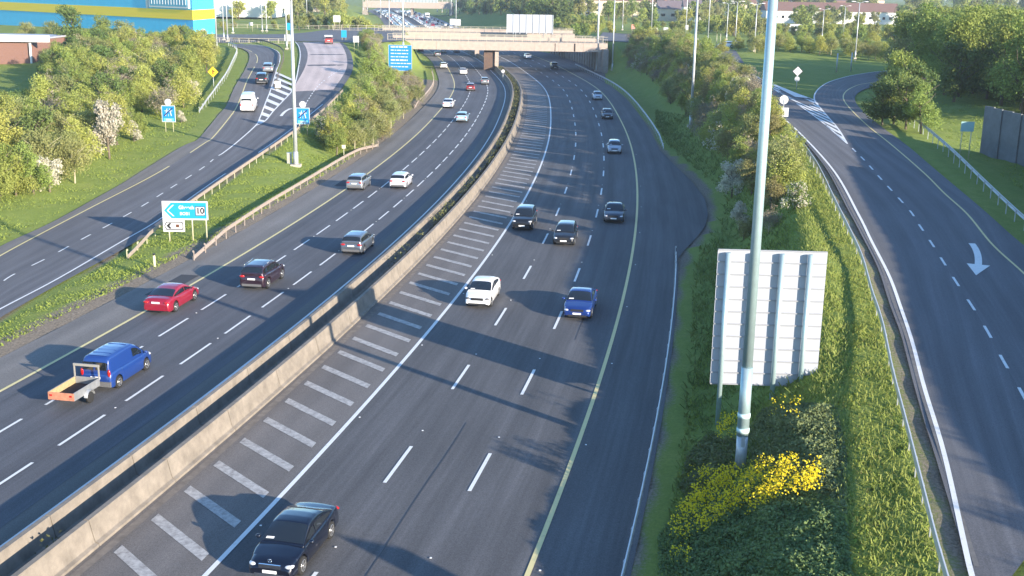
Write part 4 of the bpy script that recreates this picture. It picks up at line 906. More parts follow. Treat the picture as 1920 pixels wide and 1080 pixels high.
car('sedan', 'white', (.80, .81, .82), 'white saloon in the outer lane just ahead of the pale blue hatchback', sb=(839, 203), metal=0, group=G_S)
car('hatch', 'maroon', (.25, .03, .035), 'maroon hatchback in the middle lane on the far curve', sb=(882, 171), group=G_S)
car('hatch', 'ash', (.20, .22, .24), 'ash grey hatchback at the edge of the barrier shadow on the far curve', sb=(909, 159), group=G_S)
car('sedan', 'white', (.80, .81, .82), 'white saloon between the maroon car and the bridge', sb=(869, 140), metal=0, group=G_S)
car('hatch', 'white', (.80, .81, .82), 'small white hatchback entering the bridge shadow', sb=(832, 129), metal=0, group=G_S)
car('sedan', 'ash', (.20, .22, .24), 'grey saloon in the dark under the left span of the bridge', sb=(821, 106), group=G_S)
car('sedan', 'pewter', (.30, .32, .34), 'pewter saloon under the bridge, left of the last one', sb=(832, 100), group=G_S)
car('hatch', 'pewter', (.30, .32, .34), 'pewter hatchback under the bridge beside the median', sb=(857, 99), group=G_S)
car('hatch', 'maroon', (.25, .03, .035), 'dark red car under the bridge by the left abutment', sb=(789, 97), group=G_S)
# blue van and its trailer
bv = car('van', 'vanblue', (.012, .045, .21), 'bright blue panel van towing a small open trailer', sb=(181, 734), cat='van', name='panel_van', metal=.05, group=G_S)
for sg in (1, -1):
    b = MB(); b.box((-2.235, .36*sg, 1.36), (.02, .56, .42)); b.build('rear_door_window', GLASS, bv)
b = MB()
for k in range(5): b.box((-1.9+.5*k, 0, 1.835), (.05, 1.0, .02))
b.build('roof_ribs', paint('vanblue', (0, 0, 0)), bv)
b = MB(); b.box((-2.24, 0, .42), (.10, 1.66, .26)); b.build('rear_bumper', TRIM, bv)
def make_trailer():
    r = empty('trailer', (0, 0, 0), 0, 'small open box trailer with orange tailboard behind the blue van', 'trailer')
    ply = mat('plywood', (.38, .29, .15), .8, .2, 5); org = mat('orange_tailboard', (.48, .20, .12), .6, .25, 6)
    L, Wd, z0, z1 = 2.35, 1.30, .50, .86
    b = MB(); b.box((0, 0, z0), (L, Wd, .04)); b.build('floor', mat('dark_plywood', (.05, .03, .03), .9, .3, 6), r)
    b = MB()
    for s in (1, -1): b.box((0, (Wd/2+.015)*s, (z0+z1)/2), (L, .03, z1-z0+.05))
    b.box((L/2+.015, 0, (z0+z1)/2), (.03, Wd+.06, z1-z0+.05)); b.build('side_panels', mat('trailer_galvanised', (.27, .28, .29), .5, .15, 4, metal=.3), r)
    b = MB()
    for s in (1, -1): b.box((0, (Wd/2-.014)*s, (z0+z1)/2+.02), (L-.04, .02, z1-z0-.02))
    b.build('inner_boards', ply, r)
    b = MB(); b.box((-L/2-.02, 0, (z0+z1)/2), (.035, Wd+.06, z1-z0+.02)); b.build('tailboard', org, r)
    for s in (1, -1):
        b = MB(); b.box((-L/2-.045, s*.52, z0+.22), (.03, .12, .09)); b.build('tail_light', TAIL, r)
        b = MB(); b.tube([(.1*0-.0, s*(Wd/2+.02), .5), (0, s*(Wd/2+.12), .5)], .03); b.lathe([(.16, -.07), (.27, -.07), (.29, -.04), (.29, .04), (.27, .07), (.16, .07)], (0, s*(Wd/2+.15), .29), 'Y', 18); w_ = b.build('wheel', TYRE, r)
        b = MB(); b.lathe([(.16, -.05), (.165, .05), (.05, .06)], (0, s*(Wd/2+.15), .29), 'Y', 14); b.build('rim', RIM, w_)
        b = MB(); R = [[(x*.36+0, s*(Wd/2+.04+q*.2), .33+z*.34) for q in (0, 1)] for x, z in [(math.cos(a), math.sin(a)) for a in np.linspace(.1, 3.04, 9)]]; b.rings(R, False, 0, True, closed=False); b.build('mudguard', GALV, r)
    b = MB(); b.box((L/2+.03, Wd/2+.01, 1.15), (.06, .06, .75)); b.box((L/2+.03, -Wd/2-.01, 1.15), (.06, .06, .75)); b.box((L/2+.03, 0, 1.50), (.07, Wd+.10, .12)); b.build('ladder_rack', mat('rack_paint', (.30, .29, .26), .5), r)
    b = MB(); b.tube([(L/2, .5, .45), (L/2+.95, 0, .45)], .035); b.tube([(L/2, -.5, .45), (L/2+.95, 0, .45), (L/2+1.15, 0, .45)], .035); b.build('drawbar', GALV, r)
    return r
tr = make_trailer(); put_sb(117, 768, tr, 2.35)
# traffic on the slip road
def on_slip(root, px, py, L, rz=None, px2=None):
    x, y, z = onL(px, py); x2, y2, _ = onL(*px2); h = math.atan2(y2-y, x2-x)
    place(root, x+math.cos(h)*L/2, y+math.sin(h)*L/2, h, z, zL)
r = car('hatch', 'titanium', (.34, .36, .38), 'silver car farther up the slip road bend', group='vehicles on the slip road'); on_slip(r, 502, 137, 4.25, px2=(508, 120))
r = car('suv', 'graphite', (.03, .035, .04), 'dark car behind the silver one on the slip road bend', group='vehicles on the slip road'); on_slip(r, 490, 159, 4.45, px2=(500, 137))
r = car('bigvan', 'vanwhite', (.80, .80, .80), 'white van by the striped gore of the slip road', cat='van', name='white_van', metal=0, group='vehicles on the slip road'); on_slip(r, 463, 211, 5.3, px2=(482, 180))
for o in list(r.children):
    pass
x, y = at(616, 82, 7.0); r = car('suv', 'rust', (.42, .06, .05), 'red and white pick-up crossing at the top of the red surface', cat='pick-up', name='pickup_truck'); place(r, x, y, math.radians(100), 7.0)
b = MB(); b.box((-.9, 0, 1.78), (1.9, 1.7, .28)); b.build('load', WHITE, r)
for k, px in enumerate((1362, 1372)):
    x, y = at(px, 89, 7.0); r = car('hatch', 'white', (.80, .81, .82), ['white car on the roundabout, left of the pair', 'white car on the roundabout, right of the pair'][k], metal=0, group='white cars waiting on the roundabout'); place(r, x, y, math.radians(165), 7.0)
# the distant queue: same car, too small to show parts beyond its glass
def tiny(name, pm):
    sp = SPEC['hatch']; L, Wd = 4.3, 1.8; b = MB()
    P = [(-.5, .3), (-.49, .95), (-.44, 1.42), (-.1, 1.5), (.08, 1.45), (.26, .98), (.46, .82), (.5, .45), (.48, .25)]
    R = []
    for s, k in ((-1, .93), (-.95, 1), (.95, 1), (1, .93)): R.append([(x*L*k, s*Wd/2*(1 if z < 1 else .82), z) for x, z in P])
    b.rings(R, True, 0, False)
    for x in (-1.3, 1.35):
        for s in (1, -1): b.lathe([(.32, -.1), (.32, .1)], (x, s*.82, .32), 'Y', 10, 1)
    for s in (-1, 1): b.box((-.05*L, s*(Wd*.43), 1.2), (L*.5, .06, .3), 0, 1)
    b.box((-.475*L, 0, 1.2), (.06, 1.3, .32), 0, 1); b.box((.18*L, 0, 1.22), (.35, 1.4, .25), 0, 1, None)
    return b.mesh(name)
tm = [(tiny('queue_car', None), paint(c, v)) for c, v in (('white', (.8, .81, .82)), ('titanium', (.34, .36, .38)), ('black', (.015, .017, .02)), ('navy', (.012, .018, .045)), ('pewter', (.3, .32, .34)), ('red', (.4, .015, .03)), ('palewhite', (.62, .66, .7)))]
for me, m in tm: me.materials.append(m); me.materials.append(GLASS)
lanes = [-20.5, -17.1, -13.7, -5.5, -1.8, 1.8, 5.4]
for li, off in enumerate(lanes):
    s = s_of_y(540)+rnd.random()*14; 
    while s < s_of_y(905):
        if li > 3 and rnd.random() < .25: s += 14; continue
        me, m = tm[rnd.choice([0, 0, 0, 1, 1, 2, 3, 4, 5, 6, 6])]; x, y = C(s, off); o = link('queue_car', me, None, None, (x, y, 0), heading(y)+(math.pi if li > 2 else 0))
        tag(o, 'tiny car in the distant traffic queue beyond the bridges', 'car', 'cars in the distant traffic queue'); s += rnd.uniform(8, 17)
r = empty('lorry', (0, 0, 0), 0, 'white box lorry among the distant queue by the far bridge', 'lorry'); b = MB(); b.box((-1, 0, 2.35), (6.5, 2.5, 2.7)); b.build('cargo_box', WHITE, r)
b = MB(); b.box((3.3, 0, 1.7), (1.8, 2.3, 2.3)); b.build('cab', SIGNW, r); b = MB(); b.box((4.21, 0, 2.2), (.03, 2.0, .8)); b.build('windscreen', GLASS, r)
for x in (-3, 2.9):
    for s in (1, -1): b = MB(); b.lathe([(.48, -.15), (.48, .15)], (x, s*1.05, .48), 'Y', 14); b.build('wheel', TYRE, r)
b = MB(); b.box((0, 0, .8), (8, 1.0, .3)); b.build('chassis', DARK, r)
x, y = at(801, 36); place(r, x, y, heading(y)+math.pi, 0)
# ================================================================ safety rails
def rail(label, P, m, group='crash barriers', post=2.6, h=.66, side=1, ends=True, name='crash_barrier', postm=None, turn=(0, 0), z_fix=None, width=.31):
    """W-beam on posts along ground points P (x,y,z); the beam faces `side` (+1 = right of travel along P)"""
    Q, ln = resample(P, max(8, int(len(P)*8))); r = empty(name, tuple(Q[0]), 0, label, 'crash barrier', group); o = Q[0]
    t = np.gradient(Q[:, :2], axis=0); t /= np.linalg.norm(t, axis=1)[:, None]; mb = MB(); R = []; d = np.concatenate([[0], np.cumsum(np.linalg.norm(np.diff(Q[:, :2], axis=0), axis=1))])
    prof = [(0, -.155), (.05, -.14), (.05, -.08), (0, -.03), (0, .03), (.05, .08), (.05, .14), (0, .155), (-.01, .15), (-.01, .03), (-.01, -.03), (-.01, -.15)]
    for i, q in enumerate(Q):
        dip = 0
        if turn[0]: dip += max(0, 1-d[i]/turn[0])*h*.8
        if turn[1]: dip += max(0, 1-(d[-1]-d[i])/turn[1])*h*.8
        R.append([(q[0]-o[0]+t[i, 1]*a*side, q[1]-o[1]-t[i, 0]*a*side, q[2]-o[2]+h-dip+b*width/.31) for a, b in prof])
    mb.rings(R, True, 0, False); mb.build('beam', m, r)
    n = min(98, int(ln/post)+1); pm = None
    for k in range(n):
        s = k*ln/max(1, n-1); x, y, z = [float(np.interp(s, d, Q[:, j])) for j in range(3)]; i = int(np.searchsorted(d, s)); i = min(i, len(Q)-1); rz = math.atan2(t[i, 1], t[i, 0])
        if pm is None:
            pb = MB(); pb.box((0, -.09*side, h/2-.15), (.10, .05, h+.32)); pb.box((0, -.045*side, h), (.08, .09, .14)); pm = pb.mesh('post'); pm.materials.append(postm or m)
        link('post', pm, None, r, (x-o[0], y-o[1], z-o[2]-.02), rz)
    return r
def gpl(L): return [gpx(*q) for q in L]
def offs(s0, s1, off, z=0.0, st=6): return [(*C(s, off), z) for s in np.arange(s0, s1+.1, st)]
SR = [onL(*q) for q in [(232, 484), (262, 462), (300, 431), (350, 393), (412, 349), (470, 309), (520, 275), (560, 246), (600, 216), (640, 176)]]
SR = [(x+.35, y, z) for x, y, z in SR]
rail('long crash barrier on the grass side of the slip road', SR, GALVD, side=-1, turn=(6, 0), postm=POSTY)
rail('crash barrier along the southbound hard shoulder, ending by the marker post', [(*at(px, py, .02), .02) for px, py in [(362, 487), (420, 448), (500, 394), (580, 345), (650, 302), (708, 274)]], GALVD, side=1, turn=(8, 8))
rail('crash barrier beside the northbound hard shoulder nearest the camera', offs(-70, 46, 10.75, .0), GALV, side=-1, turn=(0, 9), width=.3)
rail('crash barrier beyond the lay-by on the dark bank foot', offs(106, 262, 11.5, .05), GALV, side=-1, turn=(9, 0))
rail('crash barrier along the left edge of the entry road', shelf([p for p in W['RL'] if p[1] < 165], -1.0, -.03), GALV, side=1, post=2.5)
rail('crash barrier on the grass right of the entry road', [onR(*q) for q in [(2100, 560), (1985, 478), (1920, 427), (1850, 360), (1787, 297), (1737, 252), (1700, 222)]], GALV, side=-1)
rail('crash barrier at the left verge of the slip road bend', [onL(*q) for q in [(373, 210), (392, 190), (410, 165), (425, 143), (437, 118), (444, 100), (440, 90), (428, 85)]], GALV, side=1, turn=(8, 0))
rail('crash barrier round the grass nose of the slip road', [onL(*q) for q in [(515, 170), (523, 140), (531, 114), (529, 98), (512, 88), (487, 81), (437, 77)]], mat('dark_weathered_rail', (.10, .085, .075), .7, .2, 3), side=1, post=3)
rail('crash barrier at the far left shoulder before the bridge', offs(150, 245, -26.6, .05), GALVD, side=1, turn=(6, 0))
# retaining kerb line beside the carriageway verge
# ================================================================ lamp posts and masts
def pole(label, x, y, z, h, r0, r1, m=GALV, name='lamp_post', cat='lamp post', group='tall lamp posts', arm=False, foot=None, n=12, collars=()):
    e = empty(name, (x, y, z), 0, label, cat, group); b = MB(); b.tube([(0, 0, -.5), (0, 0, h*.5), (0, 0, h)], [r0, (r0+r1)/2, r1], n); b.build('pole', m, e)
    b = MB(); b.box((0, 0, .08), (r0*4.5, r0*4.5, .3)); b.build('base', CONC2, e)
    b = MB(); b.tube([(0, 0, 0), (0, 0, 1.6)], [r0*1.25, r0*1.2], n); b.build('lower_sleeve', m, e)
    if arm:
        for s in (1, -1):
            b = MB(); b.tube([(0, 0, h-.05), (s*.9, 0, h+.18)], .04, 6); b.build('arm', m, e); b = MB(); b.ell((s*1.3, 0, h+.2), (.5, .17, .09), 8); b.build('lantern', WHITE, e)
    elif h > 6:
        b = MB(); b.lathe([(r1, -.3), (.5, -.1), (.5, .05), (.1, .1)], (0, 0, h), 'Z', 12); b.build('head_frame', m, e)
        for k in range(4): b = MB(); a = k*math.pi/2+.4; b.ell((.7*math.cos(a), .7*math.sin(a), h-.15), (.32, .32, .12), 8); b.build('floodlight', WHITE, e)
    return e
POLE = mat('mast_galvanised', (.40, .53, .55), .38, .06, 4, metal=.45)
zb = 1.1; x, y = at(1389, 862, zb)
e = empty('camera_mast', (x, y, zb), 0, 'thick pale steel mast standing in front of the big sign back', 'mast')
b = MB(); b.tube([(0, 0, -.5), (0, 0, 1.1)], .235, 24); b.build('base_sleeve', GALV, e)
b = MB(); b.tube([(0, 0, 1.1), (0, 0, 4.1)], [.25, .235], 24); b.build('lower_section', POLE, e)
b = MB(); b.tube([(0, 0, 4.1), (0, 0, 12), (0, 0, 23)], [.212, .198, .178], 24); b.build('upper_section', POLE, e)
for zc in (1.35, 2.0): b = MB(); b.lathe([(.22, -.09), (.265, -.09), (.265, .09), (.22, .09)], (0, 0, zc), 'Z', 24); b.build('collar', mat('pale_band', (.62, .80, .80), .5), e)
b = MB(); b.box((0, -.24, .9), (.16, .03, .45)); b.build('access_door', GALV, e)
b = MB()
for k in range(9): b.box((.0, .28, 5+k*2), (.05, .03, .05))
b.build('cable_clips', GALV, e)
def polepx(px, py, top, z, label, r0, r1, arm=False, zfun=None, **kw):
    if z is None: x, y, z = gpx(px, py)
    else: x, y = at(px, py, z)
    h = (top_z(x, y, top)-z) if top is not None and top > -100 else 18.5-z*.4
    return pole(label, x, y, z, h, r0, r1, arm=arm, **kw)
polepx(555, 312, -200, None, 'pale lamp post on the grass strip beside a grey cabinet', .24, .15)
polepx(1295, 238, -200, None, 'pale lamp post rising from the dark bank right of the motorway', .21, .14)
polepx(1119, 133, -200, .1, 'thick lamp post at the right abutment of the bridge', .26, .17)
polepx(1148, 132, -200, None, 'thin lamp post just right of the abutment post', .17, .11)
polepx(756, 92, -200, 5.5, 'lamp post behind the large blue direction sign', .2, .13)
for i, (px, py, top, z, lb, arm) in enumerate([(1221, 66, -200, 7, 'lamp post behind the bushes, right of the bridge end', 0), (1285, 76, -200, 7, 'lamp post at the roundabout edge, taller left one', 0), (1327, 79, -60, 7, 'lamp post on the verge of the roundabout road', 0), (1362, 74, 7, 7, 'short twin lamp post in front of the dark trees', 1), (1378, 87, 4, 7, 'twin lamp post beside the white cars', 1), (1414, 96, 8, 7, 'lamp post before the grass island', 1),
    (1541, 73, 18, 7, 'shaded lamp post in the trees, left of three', 1), (1581, 66, 12, 7, 'shaded lamp post in the trees, middle of three', 1), (1603, 110, 5, 7, 'lamp post standing nearest the curve of the entry road', 1), (1167, 56, -100, 7, 'lamp post beyond the right end of the bridge', 0)]):
    polepx(px, py, top, z, lb, .13, .08, arm=bool(arm))
for px, py, top, lb in [(420, 75, -200, 'right pole of the close pair left of the roundabout'), (427, 78, -200, 'pole with a white box at its foot, left roundabout'), (437, 62, -200, 'wide pale pole behind the pair, left roundabout'), (407, 95, -200, 'pole at the right end of the thicket'), (538, 92, -200, 'pole with small signs at the slip road fork'), (492, 58, -60, 'pole on the grass left of the roundabout road'), (576, 47, -60, 'pole beyond the roundabout road'), (681, 20, -60, 'pole left of the far bridge'), (689, 20, -60, 'second pole left of the far bridge'), (500, 58, -20, 'thin pole before the white warehouse')]:
    polepx(px, py, top, 7, lb, .14, .10, n=8)
for px, py, lb in [(714, 30, 'far lamp post left in the queue'), (730, 58, 'far lamp post at the end of the railing'), (855, 50, 'far lamp post right of the queue')]:
    x, y = at(px, py, 1.0); pole(lb, x, y, 0, 17, .2, .13, n=8)
for k, (px, py) in enumerate([(820, 19), (829, 20), (838, 22), (846, 26)]):
    x, y = at(px, py, 3.0); pole('slim pale pole in the row against the dark trees beyond the queue', x, y, 2, 16, .2, .15, n=6, group='slim pale poles beyond the queue')
# ================================================================ signs
def sign(name, label, cat, x, y, z, w_, h, zb, rz=0, posts=(-.35, .35), face=SIGNB, border=SIGNW, frame=.10, group=None, postm=POSTY, back=GALV, th=.05, postr=.05):
    """sign plate facing -Y (the camera) in its own axes; zb = height of its lower edge"""
    e = empty(name, (x, y, z), rz, label, cat, group)
    for p in posts: b = MB(); b.tube([(p*w_, .06, -.5), (p*w_, .06, zb+h*.9)], postr, 8); b.build('post', postm, e)
    b = MB(); b.box((0, 0, zb+h/2), (w_, th, h)); b.build('plate', border, e)
    if face is not border: b = MB(); b.box((0, -th/2-.003, zb+h/2), (w_-frame, .006, h-frame)); b.build('face', face, e)
    return e
def letters(e, txt, x, z, size, m, y=-.045, bold=True):
    me = text_mesh(txt, size, 'lettering', bold); me.materials.append(m); o = link('lettering', me, None, e, (x, y, z)); o.rotation_euler = (math.pi/2, 0, 0); return o
# junction sign, board 10
x, y, z = gpx(352, 452); 
wp = 2184/y; S = math.hypot(83, 5)/wp
e = empty('junction_sign', (x, y, z), math.radians(2), 'white-bordered cyan junction sign reading 10 with a left chevron', 'road sign')
bw = 4.75; bh = 2.0; x0 = -.1; zlo = 2.25
b = MB(); b.box((x0, 0, zlo+bh/2), (bw, .06, bh)); b.build('upper_board', SIGNW, e)
b = MB(); b.face([(x0-bw*.46, -.036, zlo+bh*.5), (x0-bw*.30, -.036, zlo+bh*.08), (x0+bw*.465, -.036, zlo+bh*.08), (x0+bw*.465, -.036, zlo+bh*.92), (x0-bw*.30, -.036, zlo+bh*.92)]); b.build('blue_arrow_panel', CYAN, e)
b = MB(); b.face([(x0-bw*.40, -.040, zlo+bh*.5), (x0-bw*.27, -.040, zlo+bh*.2), (x0-bw*.235, -.040, zlo+bh*.2), (x0-bw*.365, -.040, zlo+bh*.5), (x0-bw*.235, -.040, zlo+bh*.8), (x0-bw*.27, -.040, zlo+bh*.8)]); b.build('white_chevron', SIGNW, e)
letters(e, 'Gheech', x0+.15, zlo+bh*.66, .52, SIGNW); letters(e, 'BOB1', x0-.02, zlo+bh*.33, .44, SIGNW)
b = MB(); b.box((x0+bw*.33, -.038, zlo+bh*.48), (1.02, .012, .98)); b.build('number_border', BLACK, e); b = MB(); b.box((x0+bw*.33, -.050, zlo+bh*.48), (.90, .012, .86)); b.build('number_box', SIGNW, e); letters(e, '10', x0+bw*.33, zlo+bh*.48, .86, BLACK, -.062, True)
xl = x0-bw/2+1.13; b = MB(); b.box((xl, 0, zlo-.64), (2.25, .06, 1.26)); b.build('lower_board', SIGNW, e)
b = MB()
for q in ([(-1.0, 0), (-.78, .44), (.85, .44), (.98, .3), (.98, -.3), (.85, -.44), (-.78, -.44)],):
    n = len(q)
    for i in range(n):
        a, c2 = q[i], q[(i+1) % n]; b.face([(xl+a[0], -.036, zlo-.64+a[1]), (xl+c2[0], -.036, zlo-.64+c2[1]), (xl+c2[0]*.92, -.036, zlo-.64+c2[1]*.80), (xl+a[0]*.92, -.036, zlo-.64+a[1]*.80)])
b.build('outline', BLACK, e)
b = MB(); 
b.face([(xl-.78, -.037, zlo-.64), (xl-.48, -.037, zlo-.34), (xl-.22, -.037, zlo-.34), (xl-.46, -.037, zlo-.64), (xl-.22, -.037, zlo-.94), (xl-.48, -.037, zlo-.94)]); b.build('black_chevron', BLACK, e)
b = MB(); b.box((xl+.38, -.036, zlo-.64), (.34, .01, .32)); b.build('brown_symbol', mat('brown_sign', (.12, .045, .02), .5), e)
for dx, zz in ((xl-.55, zlo-.2), (.55, zlo+bh*.8), (2.0, zlo+bh*.8)): b = MB(); b.tube([(dx, .08, -.6), (dx, .08, zz)], .08, 8); b.build('post', POSTY, e)
e.scale = (.76, .76, .76)
# end of motorway signs
def motorway_end(px, py, z, label, w_=1.7, h=2.05):
    if z is None: x, y, z = gpx(px, py)
    else: x, y = at(px, py, z)
    k = y/2184; e = sign('motorway_end_sign', label, 'road sign', x, y, z, w_, h, 1.25, 0, (-.28, .28), SIGNB, SIGNW, .14, 'blue motorway-end signs')
    zc = 1.25+h*.62
    b = MB()
    for sx in (-1, 1): b.face([(sx*.42, -.040, zc-.5), (sx*.30, -.040, zc-.5), (sx*.10, -.040, zc+.42), (sx*.18, -.040, zc+.42)])
    b.box((0, -.040, zc+.12), (1.0, .008, .07)); b.box((0, -.040, zc-.42), (.05, .008, .3)); b.box((0, -.040, zc+.02), (.04, .008, .15)); b.build('motorway_symbol', SIGNW, e)
    b = MB(); b.face([(-.62, -.048, zc-.46), (-.50, -.048, zc-.54), (.62, -.048, zc+.46), (.50, -.048, zc+.54)]); b.build('diagonal_bar', mat('dark_blue_bar', (.02, .03, .12), .5), e)
    b = MB(); b.box((0, -.040, 1.25+.28), (1.25, .008, .40)); b.build('distance_panel', mat('pale_blue_sign', (.12, .45, .72), .5), e); letters(e, '300m', 0, 1.25+.28, .32, SIGNW, -.05)
    b = MB(); b.lathe([(.40, -.02), (.42, 0), (.40, .02)], (0, -.02, 1.25+h+.40), 'Y', 24); b.build('round_plate', SIGNW, e)
    return e
motorway_end(318, 248, None, 'blue sign with white round plate in front of the left thicket'); motorway_end(569, 252, None, 'blue sign with white round plate right of the pale lamp post')
# large blue direction sign before the bridge
x, y, z = gpx(757, 146); D = y; wd = 44/2184*D; e = sign('direction_sign', 'large cyan direction sign full of white text before the bridge', 'road sign', x-.7, y, z, wd, 5.2, 1.4, math.radians(-6), (-.1, .38), SIGNB, SIGNW, .12, postr=.09)
rs = np.random.RandomState(4)
for r_ in range(7):
    b = MB()
    x_ = -wd*.40; zz = 1.4+4.8-r_*.66
    while x_ < wd*.3:
        q = rs.uniform(.18, .9); b.box((x_+q/2, -.036, zz), (q, .008, .20+.1*(r_ % 4 == 0))); x_ += q+.14
    b.build('text_row', SIGNW, e)
# yellow diamond
x, y, z = gpx(401, 172); e = empty('warning_sign', (x, y, z), 0, 'yellow diamond warning sign at the thicket edge', 'road sign'); b = MB(); b.tube([(0, .05, -.4), (0, .05, 2.9)], .04, 8); b.build('post', GALV, e)
b = MB(); b.face([(-.8, 0, 2.9), (0, 0, 2.1), (.8, 0, 2.9), (0, 0, 3.7)]); b.face([(-.8, .03, 2.9), (0, .03, 3.7), (.8, .03, 2.9), (0, .03, 2.1)]); b.build('plate', SIGNY, e); b = MB(); b.box((0, -.01, 2.9), (.16, .01, .7)); b.box((.16, -.01, 3.0), (.3, .01, .12)); b.build('symbol', BLACK, e)
# signs seen from behind on the right
def round_back(px, py, z, h, r, label, name='round_sign', extra=None, frame=BLACK):
    x, y = at(px, py, z) if z is not None else gpx(px, py)[:2]; z = z if z is not None else gpx(px, py)[2]; e = empty(name, (x, y, z), 0, label, 'road sign'); b = MB(); b.tube([(0, -.03, -.5), (0, -.03, h)], .045, 8); b.build('post', GALV, e)
    b = MB(); b.lathe([(r, -.02), (r*1.03, 0), (r, .02)], (0, 0, h), 'Y', 26); b.build('plate', SIGNW, e); b = MB(); b.lathe([(r*1.12, .021), (r*1.12, .035)], (0, 0, h), 'Y', 26); b.build('rim', frame, e); return e
x, y, z = onR(1466, 235); e = round_back(1466, 240, z-.4, 3.0, .46, 'round sign back over a white box at the entry road edge')
b = MB(); b.box((.05, -.1, 1.7), (1.0, .12, .95)); b.build('white_box', SIGNW, e)
x, y, z = gpx(1493, 168); e = empty('diamond_sign', (x, y, z), 0, 'back of a pale diamond sign on the grass island', 'road sign'); b = MB(); b.tube([(0, 0, -.4), (0, 0, 2.6)], .05, 8); b.build('post', GALV, e)
b = MB()
for s in (-.04, .0): b.face([(-.66, s, 2.5), (0, s, 1.85), (.66, s, 2.5), (0, s, 3.15)])
b.build('plate', SIGNW, e); b = MB(); b.face([(-.76, .02, 2.5), (0, .02, 1.75), (.76, .02, 2.5), (0, .02, 3.25)]); b.build('rim', BLACK, e); b = MB(); b.lathe([(.36, -.02), (.36, .02)], (0, -.05, 1.45), 'Y', 20); b.build('round_plate', GALV, e)
e = round_back(943, 150, .1, 1.9, .38, 'small white round sign in the median by the bridge pier')
# the big sign seen from behind
zs = .75; x0, y0 = at(1345, 778, zs); BW, BH = 4.95, 6.5; e = empty('gantry_sign_back', (x0, y0, zs), math.radians(-2.5), 'large pale sign seen from behind with four posts and cross rails', 'road sign')
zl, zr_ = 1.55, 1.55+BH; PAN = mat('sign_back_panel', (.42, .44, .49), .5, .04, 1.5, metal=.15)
b = MB(); nrow = 11
for k in range(nrow):
    a = zl+BH*k/nrow; b.box((BW/2-.45, 0, a+BH/nrow/2), (BW, .04, BH/nrow-.03))
b.build('panels', PAN, e)
for k in range(nrow+1): b = MB(); b.box((BW/2-.45, -.045, min(max(zl+BH*k/nrow, zl+.03), zr_-.03)), (BW-.02, .06, .055)); b.build('cross_rail', mat('cross_rail_steel', (.34, .35, .38), .5, metal=.3), e)  # cross rails in a darker grey than the panels
for k, p in enumerate((.0, 1.22, 2.44, 3.70)): b = MB(); b.tube([(p, -.24, -1.2), (p, -.24, zr_-.12)], .115, 14); b.build('post', POLE, e)
# back of sign on the far bridge
x, y = at(992, 60, 7.0); e = empty('bridge_sign_back', (x, 338, 7.0), 0, 'wide pale sign back with vertical ribs standing over the bridge railing', 'road sign'); x2 = (992-960)/CF*346
b = MB(); b.box((0, 0, 3.0), (13.2, .1, 5.0)); b.build('panels', PAN, e)
for k in range(8): b = MB(); b.box((-6.5+k*13/7, -.12, 2.8), (.2, .14, 5.4)); b.build('rib', GALV, e)
for k in (-4, 4): b = MB(); b.tube([(k, .1, -2), (k, .1, 5)], .12, 8); b.build('post', GALV, e)
# small furniture
def small(px, py, z, name, label, cat, fn, group=None):
    if z is None: x, y, z = gpx(px, py)
    else: x, y = at(px, py, z)
    e = empty(name, (x, y, z), 0, label, cat, group); fn(e); return e
def f_cab(e):
    b = MB(); b.box((0, 0, .6), (.5, .35, 1.2)); b.build('body', GALV, e); b = MB(); b.box((0, -.18, .62), (.42, .012, 1.0)); b.build('door', CONC2, e); b = MB(); b.box((0, 0, 1.22), (.56, .41, .05)); b.build('cap', GALV, e)
small(543, 308, None, 'cabinet', 'small grey roadside cabinet beside the pale lamp post', 'cabinet', f_cab)
def f_marker(e):
    b = MB(); b.tube([(0, 0, -.2), (0, 0, 1.55)], .04, 8); b.build('post', POSTY, e); b = MB(); b.box((0, -.03, 1.65), (.42, .04, .40)); b.build('plate', mat('cream_plate', (.75, .72, .5), .5), e)
small(645, 302, None, 'marker_post', 'cream marker sign on a thin post behind the shoulder rail', 'marker post', f_marker)
def f_stub(e):
    b = MB(); b.tube([(0, 0, -.2), (0, 0, .85)], .09, 10); b.build('post', mat('cream_post', (.72, .68, .42), .6), e); b = MB(); b.tube([(0, 0, .85), (0, 0, .98)], .095, 10); b.build('cap', BLACK, e)
small(290, 501, None, 'bollard', 'short cream bollard in the grass below the junction sign', 'bollard', f_stub)
small(756, 205, .6, 'bollard', 'short cream bollard at the bush edge by the shoulder', 'bollard', f_stub)
def f_gore(e):
    b = MB(); b.box((0, 0, .55), (.85, .35, 1.2)); b.build('body', mat('cream_plastic', (.78, .74, .58), .5), e); b = MB(); b.box((0, -.18, .62), (.6, .02, .5)); b.build('chevron_plate', SIGNW, e); b = MB(); b.box((0, 0, .02), (1.0, .5, .12)); b.build('foot', BLACK, e)
x, y, z = onL(521, 165); small(521, 166, z, 'bollard', 'cream traffic bollard at the tip of the grass nose', 'bollard', f_gore)
def f_rect(w_, h, zb, m=SIGNW, posts=2):
    def f(e):
        for p in ((-.35, .35) if posts == 2 else (0,)): b = MB(); b.tube([(p*w_, .05, -.5), (p*w_, .05, zb+h*.8)], .05, 6); b.build('post', POSTY, e)
        b = MB(); b.box((0, 0, zb+h/2), (w_, .05, h)); b.build('plate', m, e)
    return f
